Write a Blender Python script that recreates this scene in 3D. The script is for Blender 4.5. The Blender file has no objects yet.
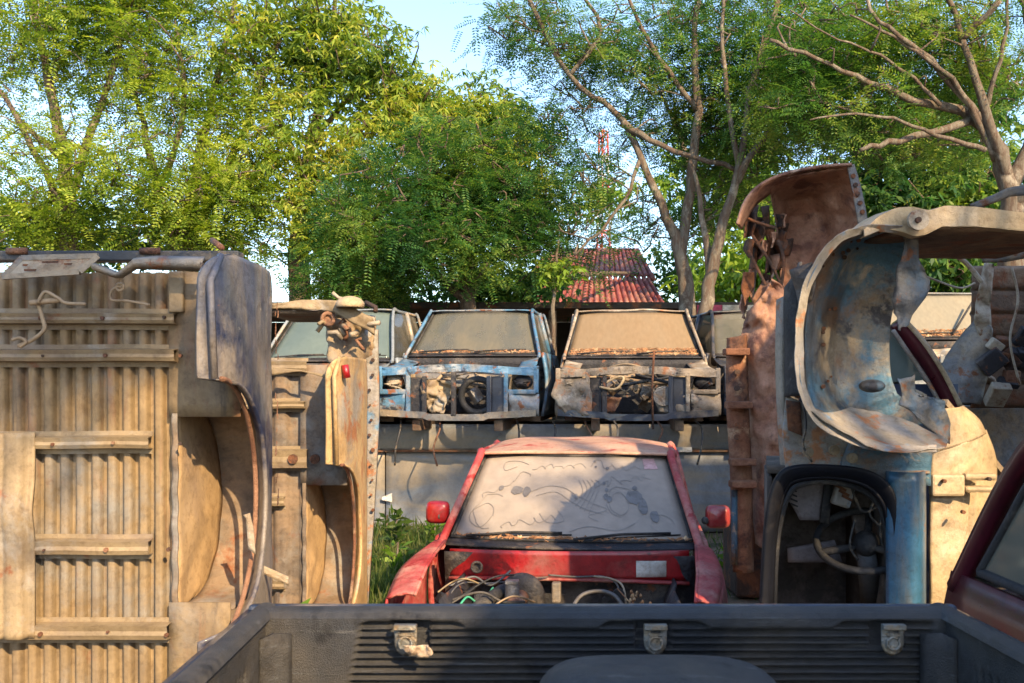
import bpy, math, random
import numpy as np
from mathutils import Vector, Matrix, Euler, noise
R = math.radians
random.seed(7)
rng = np.random.default_rng(11)
# ------------------------------------------------------------------ camera, light
F = 995.0; H = 1.6; HOR = 382.0
SUN_AZ = 28.0; SUN_EL = 32.0
sc = bpy.context.scene
C = sc.collection
cam_d = bpy.data.cameras.new('camera'); cam = bpy.data.objects.new('camera', cam_d); C.objects.link(cam)
cam.location = (0, 0, H); cam.rotation_euler = (R(90), 0, 0)
cam_d.sensor_width = 36.0; cam_d.lens = F/1024*36.0; cam_d.shift_y = (HOR-341.5)/1024
cam_d.clip_start = 0.05; cam_d.clip_end = 2000
cam_d.dof.use_dof = True; cam_d.dof.focus_distance = 5.4; cam_d.dof.aperture_fstop = 10
sc.camera = cam
world = bpy.data.worlds.new('World'); sc.world = world; world.use_nodes = True
wn = world.node_tree.nodes; wl = world.node_tree.links
sky = wn.new('ShaderNodeTexSky'); sky.sky_type = 'NISHITA'; sky.sun_disc = False
sky.sun_elevation = R(SUN_EL); sky.sun_rotation = R(180-SUN_AZ)
sky.air_density = 1.0; sky.dust_density = 0.9; sky.ozone_density = 2.2
wn['Background'].inputs[1].default_value = 0.15
wl.new(sky.outputs[0], wn['Background'].inputs[0])
sun_d = bpy.data.lights.new('sun', 'SUN'); sun_d.energy = 3.9; sun_d.angle = R(0.55); sun_d.color = (1.0, 0.74, 0.43)
sun = bpy.data.objects.new('sun', sun_d); C.objects.link(sun)
SUNV = Vector((math.sin(R(SUN_AZ))*math.cos(R(SUN_EL)), -math.cos(R(SUN_AZ))*math.cos(R(SUN_EL)), math.sin(R(SUN_EL))))
sun.rotation_euler = SUNV.to_track_quat('Z', 'Y').to_euler()
sun.location = SUNV*30
sc.view_settings.view_transform = 'Standard'; sc.view_settings.look = 'None'
sc.view_settings.exposure = 1.55; sc.view_settings.gamma = 1.0
sc.render.engine = 'CYCLES'

# ------------------------------------------------------------------ helpers
def P(px, py, Y): return Vector(((px-512)/F*Y, Y, H-(py-HOR)/F*Y))
ORG = Vector((0, 0, 0))
def lerp(a, b, t): return a+(b-a)*t

def tag(o, label=None, cat=None, group=None, kind=None):
    if label: o['label'] = label
    if cat: o['category'] = cat
    if group: o['group'] = group
    if kind: o['kind'] = kind
    return o
def thing(name, label, cat, loc=(0, 0, 0), rz=0.0, group=None, rot=None):
    o = bpy.data.objects.new(name, None); C.objects.link(o)
    o.location = loc; o.rotation_euler = rot if rot else (0, 0, rz); o.empty_display_size = .2
    return tag(o, label, cat, group)

class MB:
    def __init__(s): s.v = []; s.f = []; s.s = []
    def add(s, vs, fs, smooth=False):
        n = len(s.v); s.v += [Vector(v) for v in vs]
        s.f += [tuple(i+n for i in f) for f in fs]; s.s += [smooth]*len(fs); return s
    def box(s, c, d, rot=None):
        c = Vector(c); h = [x/2 for x in d]
        M = Euler(rot).to_matrix() if rot else Matrix.Identity(3)
        vs = [c+M@Vector((x*h[0], y*h[1], z*h[2])) for x in (-1, 1) for y in (-1, 1) for z in (-1, 1)]
        return s.add(vs, [(0, 1, 3, 2), (4, 6, 7, 5), (0, 4, 5, 1), (2, 3, 7, 6), (0, 2, 6, 4), (1, 5, 7, 3)])
    def tube(s, pts, r, n=8, smooth=True, caps=True):
        pts = [Vector(p) for p in pts]; m = len(pts)
        rs = r if isinstance(r, (list, tuple)) else [r]*m
        vs = []; prev = None
        for i, p in enumerate(pts):
            d = (pts[min(i+1, m-1)]-pts[max(i-1, 0)])
            if d.length < 1e-9: d = Vector((0, 0, 1))
            d.normalize()
            a = prev if prev is not None else (Vector((0, 0, 1)) if abs(d.z) < .9 else Vector((1, 0, 0)))
            x = a - d*a.dot(d)
            if x.length < 1e-6: x = d.orthogonal()
            x.normalize(); prev = x; y = d.cross(x)
            for k in range(n):
                t = 2*math.pi*(k+.5)/n
                vs.append(p+(x*math.cos(t)+y*math.sin(t))*rs[i])
        fs = [(i*n+k, i*n+(k+1) % n, (i+1)*n+(k+1) % n, (i+1)*n+k) for i in range(m-1) for k in range(n)]
        if caps: fs += [tuple(range(n))[::-1], tuple((m-1)*n+k for k in range(n))]
        return s.add(vs, fs, smooth)
    def bar(s, a, b, w, h=None):     # square-section bar
        return s.tube([a, b], w*.7071 if h is None else w*.7071, 4, False)
    def grid(s, fn, nu, nv, smooth=True):
        vs = [fn(i/nu, j/nv) for j in range(nv+1) for i in range(nu+1)]
        fs = [(j*(nu+1)+i, j*(nu+1)+i+1, (j+1)*(nu+1)+i+1, (j+1)*(nu+1)+i) for j in range(nv) for i in range(nu)]
        return s.add(vs, fs, smooth)
    def prism(s, pts, Y, t=.02):     # outline in pixels at distance Y, real thickness t
        a = [P(x, y, Y) for x, y in pts]; n = len(a)
        b = [p+Vector((0, t, 0)) for p in a]
        return s.add(a+b, [tuple(range(n)), tuple(range(2*n-1, n-1, -1))]+[(i, (i+1) % n+0, (i+1) % n+n, i+n)[::-1] for i in range(n)])
    def ball(s, c, r, nu=12, nv=8):
        c = Vector(c); r = r if isinstance(r, (tuple, list)) else (r, r, r)
        return s.grid(lambda u, v: c+Vector((r[0]*math.cos(2*math.pi*u)*math.sin(math.pi*v), r[1]*math.sin(2*math.pi*u)*math.sin(math.pi*v), -r[2]*math.cos(math.pi*v))), nu, nv)
    def ring(s, c, R0, r, ax=(0, 1, 0), n=24, arc=(0, 2*math.pi), sx=1.0, k=8):
        ax = Vector(ax).normalized(); x = ax.orthogonal().normalized(); y = ax.cross(x); c = Vector(c)
        pts = [c+(x*math.cos(arc[0]+(arc[1]-arc[0])*i/n)+y*math.sin(arc[0]+(arc[1]-arc[0])*i/n)*sx)*R0 for i in range(n+1)]
        return s.tube(pts, r, k)
    def disc(s, c, r, t, ax=(0, 1, 0), n=20):
        ax = Vector(ax).normalized(); c = Vector(c)
        return s.tube([c-ax*t/2, c+ax*t/2], r, n, False)
    def xf(s, M):
        s.v = [M@v for v in s.v]; return s
    def build(s, name, m, parent=None, solid=0, bevel=0, sub=0, disp=None, local=False):
        me = bpy.data.meshes.new(name)
        o_ = Vector((0, 0, 0)) if local else ORG
        me.from_pydata([v-o_ for v in s.v], [], s.f); me.update()
        me.polygons.foreach_set('use_smooth', s.s)
        o = bpy.data.objects.new(name, me); C.objects.link(o)
        if m: me.materials.append(m)
        if parent: o.parent = parent
        if sub:
            q = o.modifiers.new('sub', 'SUBSURF'); q.levels = sub; q.render_levels = sub
        if disp:
            tx = bpy.data.textures.new('dent', 'CLOUDS'); tx.noise_scale = disp[1]; tx.noise_depth = 2
            q = o.modifiers.new('dent', 'DISPLACE'); q.texture = tx; q.strength = disp[0]; q.mid_level = .5; q.texture_coords = 'LOCAL'
        if solid:
            q = o.modifiers.new('solid', 'SOLIDIFY'); q.thickness = solid; q.offset = 0
        if bevel:
            q = o.modifiers.new('bev', 'BEVEL'); q.width = bevel; q.segments = 2; q.limit_method = 'ANGLE'; q.angle_limit = R(40)
        return o

def resample(pts, n):
    pts = [Vector(p) for p in pts]; L = [0]
    for a, b in zip(pts, pts[1:]): L.append(L[-1]+(b-a).length)
    out = []
    for k in range(n+1):
        d = L[-1]*k/n; i = 0
        while i < len(L)-2 and L[i+1] < d: i += 1
        t = (d-L[i])/max(L[i+1]-L[i], 1e-9); out.append(pts[i].lerp(pts[i+1], min(max(t, 0), 1)))
    return out
def smooth_path(pts, n):
    pts = [Vector(p) for p in pts]; q = [pts[0]]+pts+[pts[-1]]; out = []
    seg = len(pts)-1
    for k in range(n+1):
        t = k/n*seg; i = min(int(t), seg-1); u = t-i
        a, b, c, d = q[i], q[i+1], q[i+2], q[i+3]
        out.append(.5*((2*b)+(c-a)*u+(2*a-5*b+4*c-d)*u*u+(3*b-a-3*c+d)*u**3))
    return out
def px3(L, Y=None): return [P(*p) if len(p) == 3 else P(p[0], p[1], Y) for p in L]
def sheet(Lp, Rp, nu, nv, fn=None, amp=0, sc_=3.0, seed=0, sm=False, flat=False, rag=0):
    A = smooth_path(Lp, nv) if sm else resample(Lp, nv); B = smooth_path(Rp, nv) if sm else resample(Rp, nv)
    mb = MB(); off = Vector((seed*7.1, seed*3.3, seed))
    def f(u, v):
        j = int(round(v*nv)); p = A[j].lerp(B[j], u)
        if rag and u in (0, 1): p = p+Vector((noise.noise(p*9)+.5*noise.noise(p*23), 0, noise.noise(p*8+off)+.5*noise.noise(p*25)))*rag
        if fn: p = p+Vector(fn(u, v))
        if amp:
            nz = noise.noise(p*sc_+off)+.55*noise.noise(p*sc_*2.3+off)+.3*noise.noise(p*sc_*5.1+off)+.16*abs(noise.noise(p*sc_*11+off))
            p = p+Vector((.3, 1, .2))*nz*amp
        return p
    return mb.grid(f, nu, nv, not flat)
def wire(mb, pts, r=.006, n=24, k=6): return mb.tube(smooth_path(pts, n), r, k)

def discs(name, m, parent, lst):      # each hole or bolt is a part of its own
    for a in lst: MB().disc(*a).build(name, m, parent)
# ------------------------------------------------------------------ materials
def mat(name, base, layers=(), rough=.6, metal=0.0, bump=0.0, bscale=20, stretch=(1, 1, 1), spec=.5, seed=0, coat=0, rvar=.15, grime=.62):
    m = bpy.data.materials.new(name); m.use_nodes = True
    nt = m.node_tree; N = nt.nodes; L = nt.links; b = N['Principled BSDF']
    tc = N.new('ShaderNodeTexCoord'); mp = N.new('ShaderNodeMapping'); mp.inputs['Scale'].default_value = stretch
    mp.inputs['Location'].default_value = (seed*3.7, seed*1.9, seed*.7)
    L.new(tc.outputs['Object'], mp.inputs[0])
    def nz(scale, detail=6, r=.6, dist=0.0):
        n = N.new('ShaderNodeTexNoise'); n.inputs['Scale'].default_value = scale; n.inputs['Detail'].default_value = detail
        n.inputs['Roughness'].default_value = r; n.inputs['Distortion'].default_value = dist
        L.new(mp.outputs[0], n.inputs['Vector']); return n.outputs['Fac']
    # base value variation
    mx = N.new('ShaderNodeMix'); mx.data_type = 'RGBA'
    mx.inputs[6].default_value = (*[c*.72 for c in base], 1); mx.inputs[7].default_value = (*[min(c*1.22, .95) for c in base], 1)
    mr = N.new('ShaderNodeMapRange'); mr.inputs[1].default_value = .35; mr.inputs[2].default_value = .65
    L.new(nz(4.3, 8, .65), mr.inputs[0]); L.new(mr.outputs[0], mx.inputs[0])
    cur = mx.outputs[2]; rsum = None
    for i, ly in enumerate(layers):
        col, scale, lo, hi = ly[:4]
        lo -= .035; hi = lo+(hi-lo)*.55
        mr = N.new('ShaderNodeMapRange'); mr.inputs[1].default_value = lo; mr.inputs[2].default_value = hi
        n = N.new('ShaderNodeTexNoise'); n.inputs['Scale'].default_value = scale; n.inputs['Detail'].default_value = 9
        n.inputs['Roughness'].default_value = .68; n.inputs['Distortion'].default_value = .3
        m2 = N.new('ShaderNodeMapping'); m2.inputs['Location'].default_value = (i*5.3+seed, i*2.7, i*9.1+seed)
        m2.inputs['Scale'].default_value = ly[4] if len(ly) > 4 else (1, 1, 1)
        L.new(tc.outputs['Object'], m2.inputs[0]); L.new(m2.outputs[0], n.inputs['Vector'])
        L.new(n.outputs['Fac'], mr.inputs[0])
        x = N.new('ShaderNodeMix'); x.data_type = 'RGBA'; L.new(mr.outputs[0], x.inputs[0]); L.new(cur, x.inputs[6])
        x.inputs[7].default_value = (*col, 1); cur = x.outputs[2]
    if grime:
        for gs, gl, gh, gc in ((34, .50, .68, .45), (9, .52, .70, .55), (1.6, .46, .62, .62)):
            mr = N.new('ShaderNodeMapRange'); mr.inputs[1].default_value = gl; mr.inputs[2].default_value = gh; mr.inputs[4].default_value = grime
            L.new(nz(gs, 10, .72, .4), mr.inputs[0])
            x = N.new('ShaderNodeMix'); x.data_type = 'RGBA'; x.blend_type = 'MULTIPLY'; L.new(mr.outputs[0], x.inputs[0]); L.new(cur, x.inputs[6])
            x.inputs[7].default_value = (gc, gc*.9, gc*.78, 1); cur = x.outputs[2]
    L.new(cur, b.inputs['Base Color'])
    rr = N.new('ShaderNodeMapRange'); rr.inputs[3].default_value = max(rough-rvar, .05); rr.inputs[4].default_value = min(rough+rvar, 1)
    L.new(nz(9, 5), rr.inputs[0]); L.new(rr.outputs[0], b.inputs['Roughness'])
    b.inputs['Metallic'].default_value = metal; b.inputs['Specular IOR Level'].default_value = spec
    b.inputs['Coat Weight'].default_value = coat
    if bump:
        bp = N.new('ShaderNodeBump'); bp.inputs['Strength'].default_value = min(1, bump*1.6); bp.inputs['Distance'].default_value = .02
        L.new(nz(bscale, 8, .7), bp.inputs['Height']); L.new(bp.outputs[0], b.inputs['Normal'])
    return m
RUST = (.20, .075, .03); RUST2 = (.33, .14, .055); DUST = (.42, .31, .20); GREY = (.30, .29, .27); DIRT = (.17, .12, .075)
M = {}
M['under_tan'] = mat('under_tan', (.235, .165, .085), [((.17, .125, .08), 1.7, .5, .78, (2.5, 1, .6)), (RUST, 3.0, .66, .76), ((.20, .10, .05), 7, .60, .74, (1, 1, .16)), ((.20, .19, .17), 2.1, .54, .80), ((.10, .075, .05), 3.5, .60, .8, (3, 1, .5))], .7, 0, .12, 40)
M['under_beam'] = mat('under_beam', (.25, .185, .105), [((.19, .14, .095), 2.5, .52, .75, (1, 1, 2)), (RUST, 5, .67, .75), ((.28, .26, .23), 3, .57, .75)], .65, 0, .12, 40)
M['under_dark'] = mat('under_dark', (.13, .085, .055), [((.24, .16, .10), 3, .5, .7), (RUST, 4, .55, .68)], .85, 0, .5, 30)
M['well'] = mat('well', (.22, .155, .10), [((.11, .085, .065), 2.2, .46, .72, (1, .5, 2)), (RUST, 5, .62, .74), ((.20, .19, .175), 2.5, .52, .75)], .75, 0, .15, 30)
M['wellwall'] = mat('wellwall', (.40, .265, .13), [((.36, .25, .14), 2.2, .50, .75), ((.25, .17, .11), 1.5, .60, .8)], .75, 0, .12, 25)
M['blue_panel'] = mat('blue_panel', (.075, .082, .115), [((.22, .185, .15), 1.3, .43, .62, (2, 2, .5)), ((.015, .022, .06), 2.2, .55, .68), (RUST2, 10, .70, .74), ((.5, .42, .3), 22, .71, .75)], .5, .0, .25, 30, coat=.15)
M['tan_panel'] = mat('tan_panel', (.42, .28, .13), [((.28, .25, .21), 1.8, .52, .66), (RUST2, 6, .60, .68)], .6, 0, .25, 20)
M['black_bar'] = mat('black_bar', (.03, .035, .045), [((.15, .12, .09), 6, .55, .7)], .6, 0, .2, 30)
M['grey_metal'] = mat('grey_metal', (.17, .165, .16), [((.30, .24, .17), 3, .5, .7), (RUST, 6, .60, .68)], .55, .2, .3, 30)
M['pale_metal'] = mat('pale_metal', (.38, .32, .24), [((.30, .22, .14), 5, .52, .66), (RUST, 9, .6, .68)], .6, 0, .4, 30)
M['rust'] = mat('rust', (.20, .085, .045), [((.31, .16, .09), 2.4, .48, .66), ((.08, .04, .03), 3.5, .54, .68), ((.40, .27, .17), 5, .6, .72)], .8, .1, .6, 30)
M['rust_dark'] = mat('rust_dark', (.06, .035, .025), [(RUST, 4, .5, .65)], .85, 0, .7, 25)
M['rust_soft'] = mat('rust_soft', (.27, .125, .075), [((.36, .20, .13), 1.8, .46, .66), ((.14, .06, .04), 4, .56, .68), ((.45, .33, .24), 3, .62, .74)], .7, .05, .5, 16)
M['arch_blue'] = mat('arch_blue', (.12, .125, .13), [((.065, .16, .25), 2.0, .45, .62), ((.27, .225, .165), 2.6, .52, .70), ((.20, .12, .07), 2.8, .56, .72), ((.06, .06, .07), 5, .60, .70), ((.36, .32, .26), 7, .64, .72)], .5, .2, .4, 22, seed=4)
M['flange'] = mat('flange', (.25, .22, .175), [((.26, .24, .22), 3, .5, .64), (RUST2, 6, .58, .66), ((.12, .24, .38), 4, .6, .7)], .55, .1, .3, 25)
M['blue_paint'] = mat('blue_paint', (.03, .105, .19), [((.10, .12, .14), 3, .50, .75, (3, 3, .5)), (RUST, 10, .70, .74)], .42, 0, .12, 20, coat=.3)
M['cream'] = mat('cream', (.38, .285, .16), [((.42, .33, .22), 2.5, .5, .66), ((.33, .20, .10), 7, .66, .74)], .6, 0, .3, 18)
M['car_blue'] = mat('car_blue', (.065, .17, .29), [((.25, .25, .25), 3, .50, .66), (RUST, 7, .60, .66), ((.03, .04, .06), 4, .60, .66)], .5, 0, .2, 25, coat=.2)
M['car_cream'] = mat('car_cream', (.25, .20, .145), [((.24, .20, .16), 3.5, .5, .62), (RUST2, 5, .58, .66), ((.05, .045, .05), 6, .62, .68), ((.45, .40, .33), 3, .58, .7)], .6, 0, .4, 25)
M['car_grey'] = mat('car_grey', (.20, .22, .235), [(DUST, 2, .55, .7)], .4, 0, .1, 20, coat=.3)
M['car_navy'] = mat('car_navy', (.02, .028, .05), [((.16, .13, .10), 2, .55, .7)], .4, 0, .1, 20, coat=.3)
M['car_red'] = mat('car_red', (.30, .010, .014), [((.26, .08, .07), 2.2, .56, .80), ((.10, .005, .008), 5, .60, .70)], .42, 0, .1, 20, coat=.3)
M['red_dusty'] = mat('red_dusty', (.34, .045, .045), [((.42, .20, .16), 2.5, .48, .74), ((.25, .015, .015), 5, .56, .66)], .6, 0, .15, 25)
M['red_roof'] = mat('red_roof', (.42, .19, .13), [((.50, .30, .21), 1.5, .45, .65), ((.35, .03, .02), 5, .60, .68)], .55, 0, .1, 20)
M['red_gloss'] = mat('red_gloss', (.28, .007, .010), [((.25, .07, .06), 4, .52, .74)], .38, 0, .05, 20, coat=.5)
M['maroon'] = mat('maroon', (.050, .004, .010), [((.06, .012, .014), 2.5, .55, .8)], .32, 0, .05, 20, coat=.1)
M['bay_dark'] = mat('bay_dark', (.022, .022, .028), [((.10, .085, .075), 4, .54, .7), (RUST, 7, .62, .68)], .6, .1, .5, 25)
M['rubber'] = mat('rubber', (.018, .018, .02), [((.09, .08, .07), 6, .54, .74)], .7, 0, .3, 40)
M['alu'] = mat('alu', (.26, .25, .24), [((.20, .15, .11), 8, .5, .64)], .45, .6, .4, 40)
M['liner'] = mat('liner', (.022, .025, .031), [((.065, .058, .05), 2.4, .46, .80), ((.075, .075, .075), 30, .62, .68, (.12, 1, 2.5)), ((.004, .004, .005), 9, .60, .80), ((.12, .11, .095), 60, .70, .76)], .55, 0, .35, 260, spec=.45)
M['steel'] = mat('steel', (.25, .245, .22), [((.28, .22, .15), 30, .52, .62)], .4, .7, .3, 100)
M['paper'] = mat('paper', (.62, .60, .56), [((.45, .42, .38), 30, .55, .65)], .8)
M['rag'] = mat('rag', (.62, .47, .33), [((.42, .30, .2), 30, .5, .62)], .9, 0, .5, 60)
M['dull_steel'] = mat('dull_steel', (.075, .08, .09), [((.17, .15, .12), 3, .5, .7), ((.06, .10, .15), 4, .55, .7), (RUST, 7, .62, .7)], .5, .2, .3, 30)
M['black_trim'] = mat('black_trim', (.006, .007, .012), [((.025, .022, .022), 5, .58, .78)], .55, 0, .1, 30, spec=.2)
M['wall_grey'] = mat('wall_grey', (.19, .205, .225), [((.26, .22, .17), 1.2, .48, .66, (.5, 1, 2)), ((.17, .17, .175), 2.5, .55, .80), (RUST, 9, .72, .76)], .55, .1, .06, 12, grime=.3)
M['wire_col'] = mat('wire_col', (.28, .20, .12), [], .7)
M['wire_dark'] = mat('wire_dark', (.03, .03, .03), [((.2, .15, .1), 20, .55, .65)], .6)
M['wire_green'] = mat('wire_green', (.05, .30, .18), [], .5)
M['plastic_grey'] = mat('plastic_grey', (.10, .10, .105), [((.10, .09, .08), 5, .52, .66)], .6, 0, .1, 30)
M['plastic_lilac'] = mat('plastic_lilac', (.20, .175, .18), [((.28, .24, .24), 4, .55, .7)], .6)
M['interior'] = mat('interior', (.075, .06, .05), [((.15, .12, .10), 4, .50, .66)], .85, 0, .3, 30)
M['bark'] = mat('bark', (.175, .15, .115), [((.12, .08, .055), 6, .48, .62, (3, 3, .6)), ((.30, .26, .20), 4, .60, .7)], .9, 0, .9, 40, (3, 3, .7))
M['bark_dark'] = mat('bark_dark', (.10, .07, .05), [((.18, .13, .09), 5, .52, .66, (3, 3, .6))], .9, 0, .8, 40)
M['roof_tile'] = mat('roof_tile', (.25, .065, .055), [((.32, .15, .11), 2, .50, .7)], .6, 0, .1, 10)
M['plaster'] = mat('plaster', (.55, .50, .42), [((.35, .30, .24), 1.5, .55, .7)], .9)
M['black_shed'] = mat('black_shed', (.018, .016, .014), [], .9)
M['soot_roof'] = mat('soot_roof', (.055, .045, .038), [(RUST, 4, .55, .7)], .9)
M['pink'] = mat('pink', (.50, .07, .13), [((.3, .04, .07), 3, .5, .7)], .8)
M['tarp_blue'] = mat('tarp_blue', (.10, .30, .50), [], .8)
M['tower_red'] = mat('tower_red', (.60, .08, .05), [], .6)
M['tower_white'] = mat('tower_white', (.75, .75, .75), [], .6)

def glass(name, col, dust, dlo, dhi, alpha=.5, rough=.08, dscale=2.0, stretch=(1, 1, 1), seed=0):
    m = bpy.data.materials.new(name); m.use_nodes = True
    nt = m.node_tree; N = nt.nodes; L = nt.links; out = N['Material Output']; b = N['Principled BSDF']
    b.inputs['Base Color'].default_value = (*col, 1); b.inputs['Roughness'].default_value = rough
    b.inputs['Alpha'].default_value = alpha; b.inputs['IOR'].default_value = 1.5
    d = N.new('ShaderNodeBsdfDiffuse')
    tc = N.new('ShaderNodeTexCoord'); mp = N.new('ShaderNodeMapping'); mp.inputs['Scale'].default_value = stretch; mp.inputs['Location'].default_value = (seed, seed*.3, 0)
    L.new(tc.outputs['Object'], mp.inputs[0])
    n = N.new('ShaderNodeTexNoise'); n.inputs['Scale'].default_value = dscale; n.inputs['Detail'].default_value = 8; n.inputs['Roughness'].default_value = .6
    L.new(mp.outputs[0], n.inputs['Vector'])
    mr = N.new('ShaderNodeMapRange'); mr.inputs[1].default_value = .3; mr.inputs[2].default_value = .7; mr.inputs[3].default_value = dlo; mr.inputs[4].default_value = dhi
    L.new(n.outputs['Fac'], mr.inputs[0])
    n2 = N.new('ShaderNodeTexNoise'); n2.inputs['Scale'].default_value = 14; n2.inputs['Detail'].default_value = 8; L.new(mp.outputs[0], n2.inputs['Vector'])
    mx = N.new('ShaderNodeMix'); mx.data_type = 'RGBA'; L.new(n2.outputs['Fac'], mx.inputs[0])
    mx.inputs[6].default_value = (*[c*.75 for c in dust], 1); mx.inputs[7].default_value = (*[c*1.2 for c in dust], 1)
    L.new(mx.outputs[2], d.inputs[0])
    ms = N.new('ShaderNodeMixShader'); L.new(mr.outputs[0], ms.inputs[0]); L.new(b.outputs[0], ms.inputs[1]); L.new(d.outputs[0], ms.inputs[2])
    L.new(ms.outputs[0], out.inputs['Surface']); return m
M['glass_clear'] = glass('glass_clear', (.05, .07, .07), (.3, .25, .18), .05, .35, .45)
M['glass_side'] = glass('glass_side', (.03, .04, .04), (.3, .25, .18), .02, .25, .6)
ST = (2.2, 1, .7)
M['glass_blue'] = glass('glass_blue', (.08, .09, .085), (.165, .14, .095), .05, .62, .7, .12, 1.6, ST)
M['glass_green'] = glass('glass_green', (.08, .12, .125), (.15, .18, .155), .2, .6, .7, .1, 1.5)
M['glass_sand'] = glass('glass_sand', (.2, .17, .12), (.20, .14, .085), .72, 1.0, .95, .4, 2.0, ST)
M['glass_pale'] = glass('glass_pale', (.2, .2, .17), (.25, .22, .165), .6, 1.0, .9, .3, 2.0, ST, 3)
M['glass_red'] = glass('glass_red', (.10, .11, .12), (.33, .28, .235), .66, .97, .9, .25, 2.2)
M['glass_maroon'] = glass('glass_maroon', (.05, .06, .055), (.30, .27, .20), .10, .30, .55, .06)
M['doodle'] = mat('doodle', (.205, .18, .155), [], .4, grime=0)
M['smudge'] = mat('smudge', (.17, .16, .155), [], .4)
M['debris'] = mat('debris', (.40, .20, .09), [((.20, .10, .05), 20, .48, .6), ((.5, .35, .2), 15, .58, .66)], .95)

# ------------------------------------------------------------------ big structure: ground, wall, shed, house, tower
gm = mat('ground', (.12, .085, .055), [((.20, .15, .10), .9, .45, .65), ((.06, .06, .03), 2.0, .52, .68), ((.26, .20, .14), 14, .62, .72)], .95, 0, 1.0, 9)
g = MB().grid(lambda u, v: (lerp(-120, 120, u), lerp(-80, 260, v), .03*noise.noise(Vector((u*90, v*120, 0)))-.02), 120, 150)
tag(g.build('ground', gm), kind='structure')

ORG = Vector((0, 10.7, 0))
w = thing('sheet_metal_wall', 'low grey sheet metal wall carrying the row of car bodies behind the red pickup', 'wall', ORG)
mb = MB()
xs = [-4.2, -2.6, -1.35, 0.1, 1.3, 2.55, 3.8]
for i in range(len(xs)-1):
    a, b = xs[i]+.006, xs[i+1]-.006
    mb.grid(lambda u, v: (lerp(a, b, u), 10.62+.012*noise.noise(Vector((u*2+i*5, v*3, i))), lerp(0, .86, v)), 14, 8)
mb.build('lower_panel', M['wall_grey'], w, solid=.01)
mb = MB().grid(lambda u, v: (lerp(-4.2, 3.8, u), 10.60-.018*math.sin(math.pi*v)+.01*noise.noise(Vector((u*12, v, 2))), lerp(.872, 1.15, v)), 60, 8)
mb.build('upper_band', M['wall_grey'], w, solid=.012)
MB().box((-.2, 10.585, .868), (8, .05, .022)).build('rail', M['under_dark'], w)
MB().box((-.2, 11.95, .56), (8, 2.5, 1.1)).build('platform', M['under_dark'], w)
MB().prism([(0, 0), (1, 0), (1, 1)], 1, .001) if False else None
mb = MB()
for (a, b, c) in (((380, 497), (391, 491), (391, 501)), ):
    mb.add([P(382, 497, 10.56), P(392, 493, 10.56), P(392, 502, 10.56), P(382, 500, 10.56)], [(0, 1, 2, 3)])
mb.add([P(673, 447, 10.5), P(692, 447, 10.5), P(692, 452, 10.5), P(673, 452, 10.5)], [(0, 1, 2, 3)])
mb.build('label_patch', M['paper'], w, solid=.004)

ORG = Vector((0, 15, 0))
sh = thing('open_shed', 'low dark open shed with sooty roof edge behind the row of cars', 'shed', ORG)
mb = MB().box((1.0, 16.2, 2.72), (15.5, 3.4, .09)); mb.build('roof', M['soot_roof'], sh)
mb = MB().box((1.0, 17.6, 1.3), (15.4, .1, 2.7)); mb.build('back_wall', M['black_shed'], sh)
for x in (-6.5, -3, 0.6, 3.6, 7.6): MB().box((x, 14.7, 1.33), (.12, .12, 2.66)).build('post', M['bark_dark'], sh)
ORG = Vector((3.2, 14.4, 0))
hb = thing('painted_hoarding', 'pink and blue painted board beside cream sheet under the shed eave', 'hoarding', ORG)
MB().add([P(697, 305, 14.4), P(722, 305, 14.4), P(722, 380, 14.4), P(697, 380, 14.4)], [(0, 1, 2, 3)]).build('pink_board', M['pink'], hb, solid=.03)
MB().add([P(692, 322, 14.35), P(718, 320, 14.35), P(718, 331, 14.35), P(692, 333, 14.35)], [(0, 1, 2, 3)]).build('blue_strip', M['tarp_blue'], hb, solid=.03)
MB().add([P(722.5, 305, 14.4), P(900, 305, 14.4), P(900, 420, 14.4), P(722.5, 420, 14.4)], [(0, 1, 2, 3)]).build('cream_sheet', M['plaster'], hb, solid=.03)

ORG = Vector((2.5, 23, 0))
hs = thing('red_roofed_house', 'house with red ribbed tile roof half hidden by trees', 'house', ORG)
def tiled(a, b, c, d, n, amp):   # a-b ridge, d-c eave
    a, b, c, d = map(Vector, (a, b, c, d)); nrm = (b-a).cross(d-a).normalized()
    mb = MB()
    mb.grid(lambda u, v: (a.lerp(b, u)).lerp(d.lerp(c, u), v)-nrm*amp*(.5+.5*math.cos(2*math.pi*u*n))-nrm*.03*((v*9) % 1), n*6, 36)
    return mb
tiled(P(552, 252, 26), P(638, 252, 26), P(652, 279, 23.4), P(528, 279, 23.4), 22, .10).build('upper_roof', M['roof_tile'], hs, solid=.04)
tiled(P(535, 281, 23.4), P(648, 281, 23.4), P(664, 307, 22.1), P(516, 307, 22.1), 24, .10).build('lower_roof', M['roof_tile'], hs, solid=.04)
MB().box((2.2, 25, 1.6), (3.4, 3.2, 3.2)).build('wall', M['plaster'], hs)
MB().add([P(639, 253, 26), P(652, 276, 23.6), P(641, 276, 26)], [(0, 1, 2)]).build('gable', M['tower_white'], hs, solid=.05)
MB().tube([P(638, 252, 25.9), P(653, 279, 23.3)], .07, 6).tube([P(552, 251, 26), P(638, 251, 26)], .08, 6).build('ridge', M['roof_tile'], hs)

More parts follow.
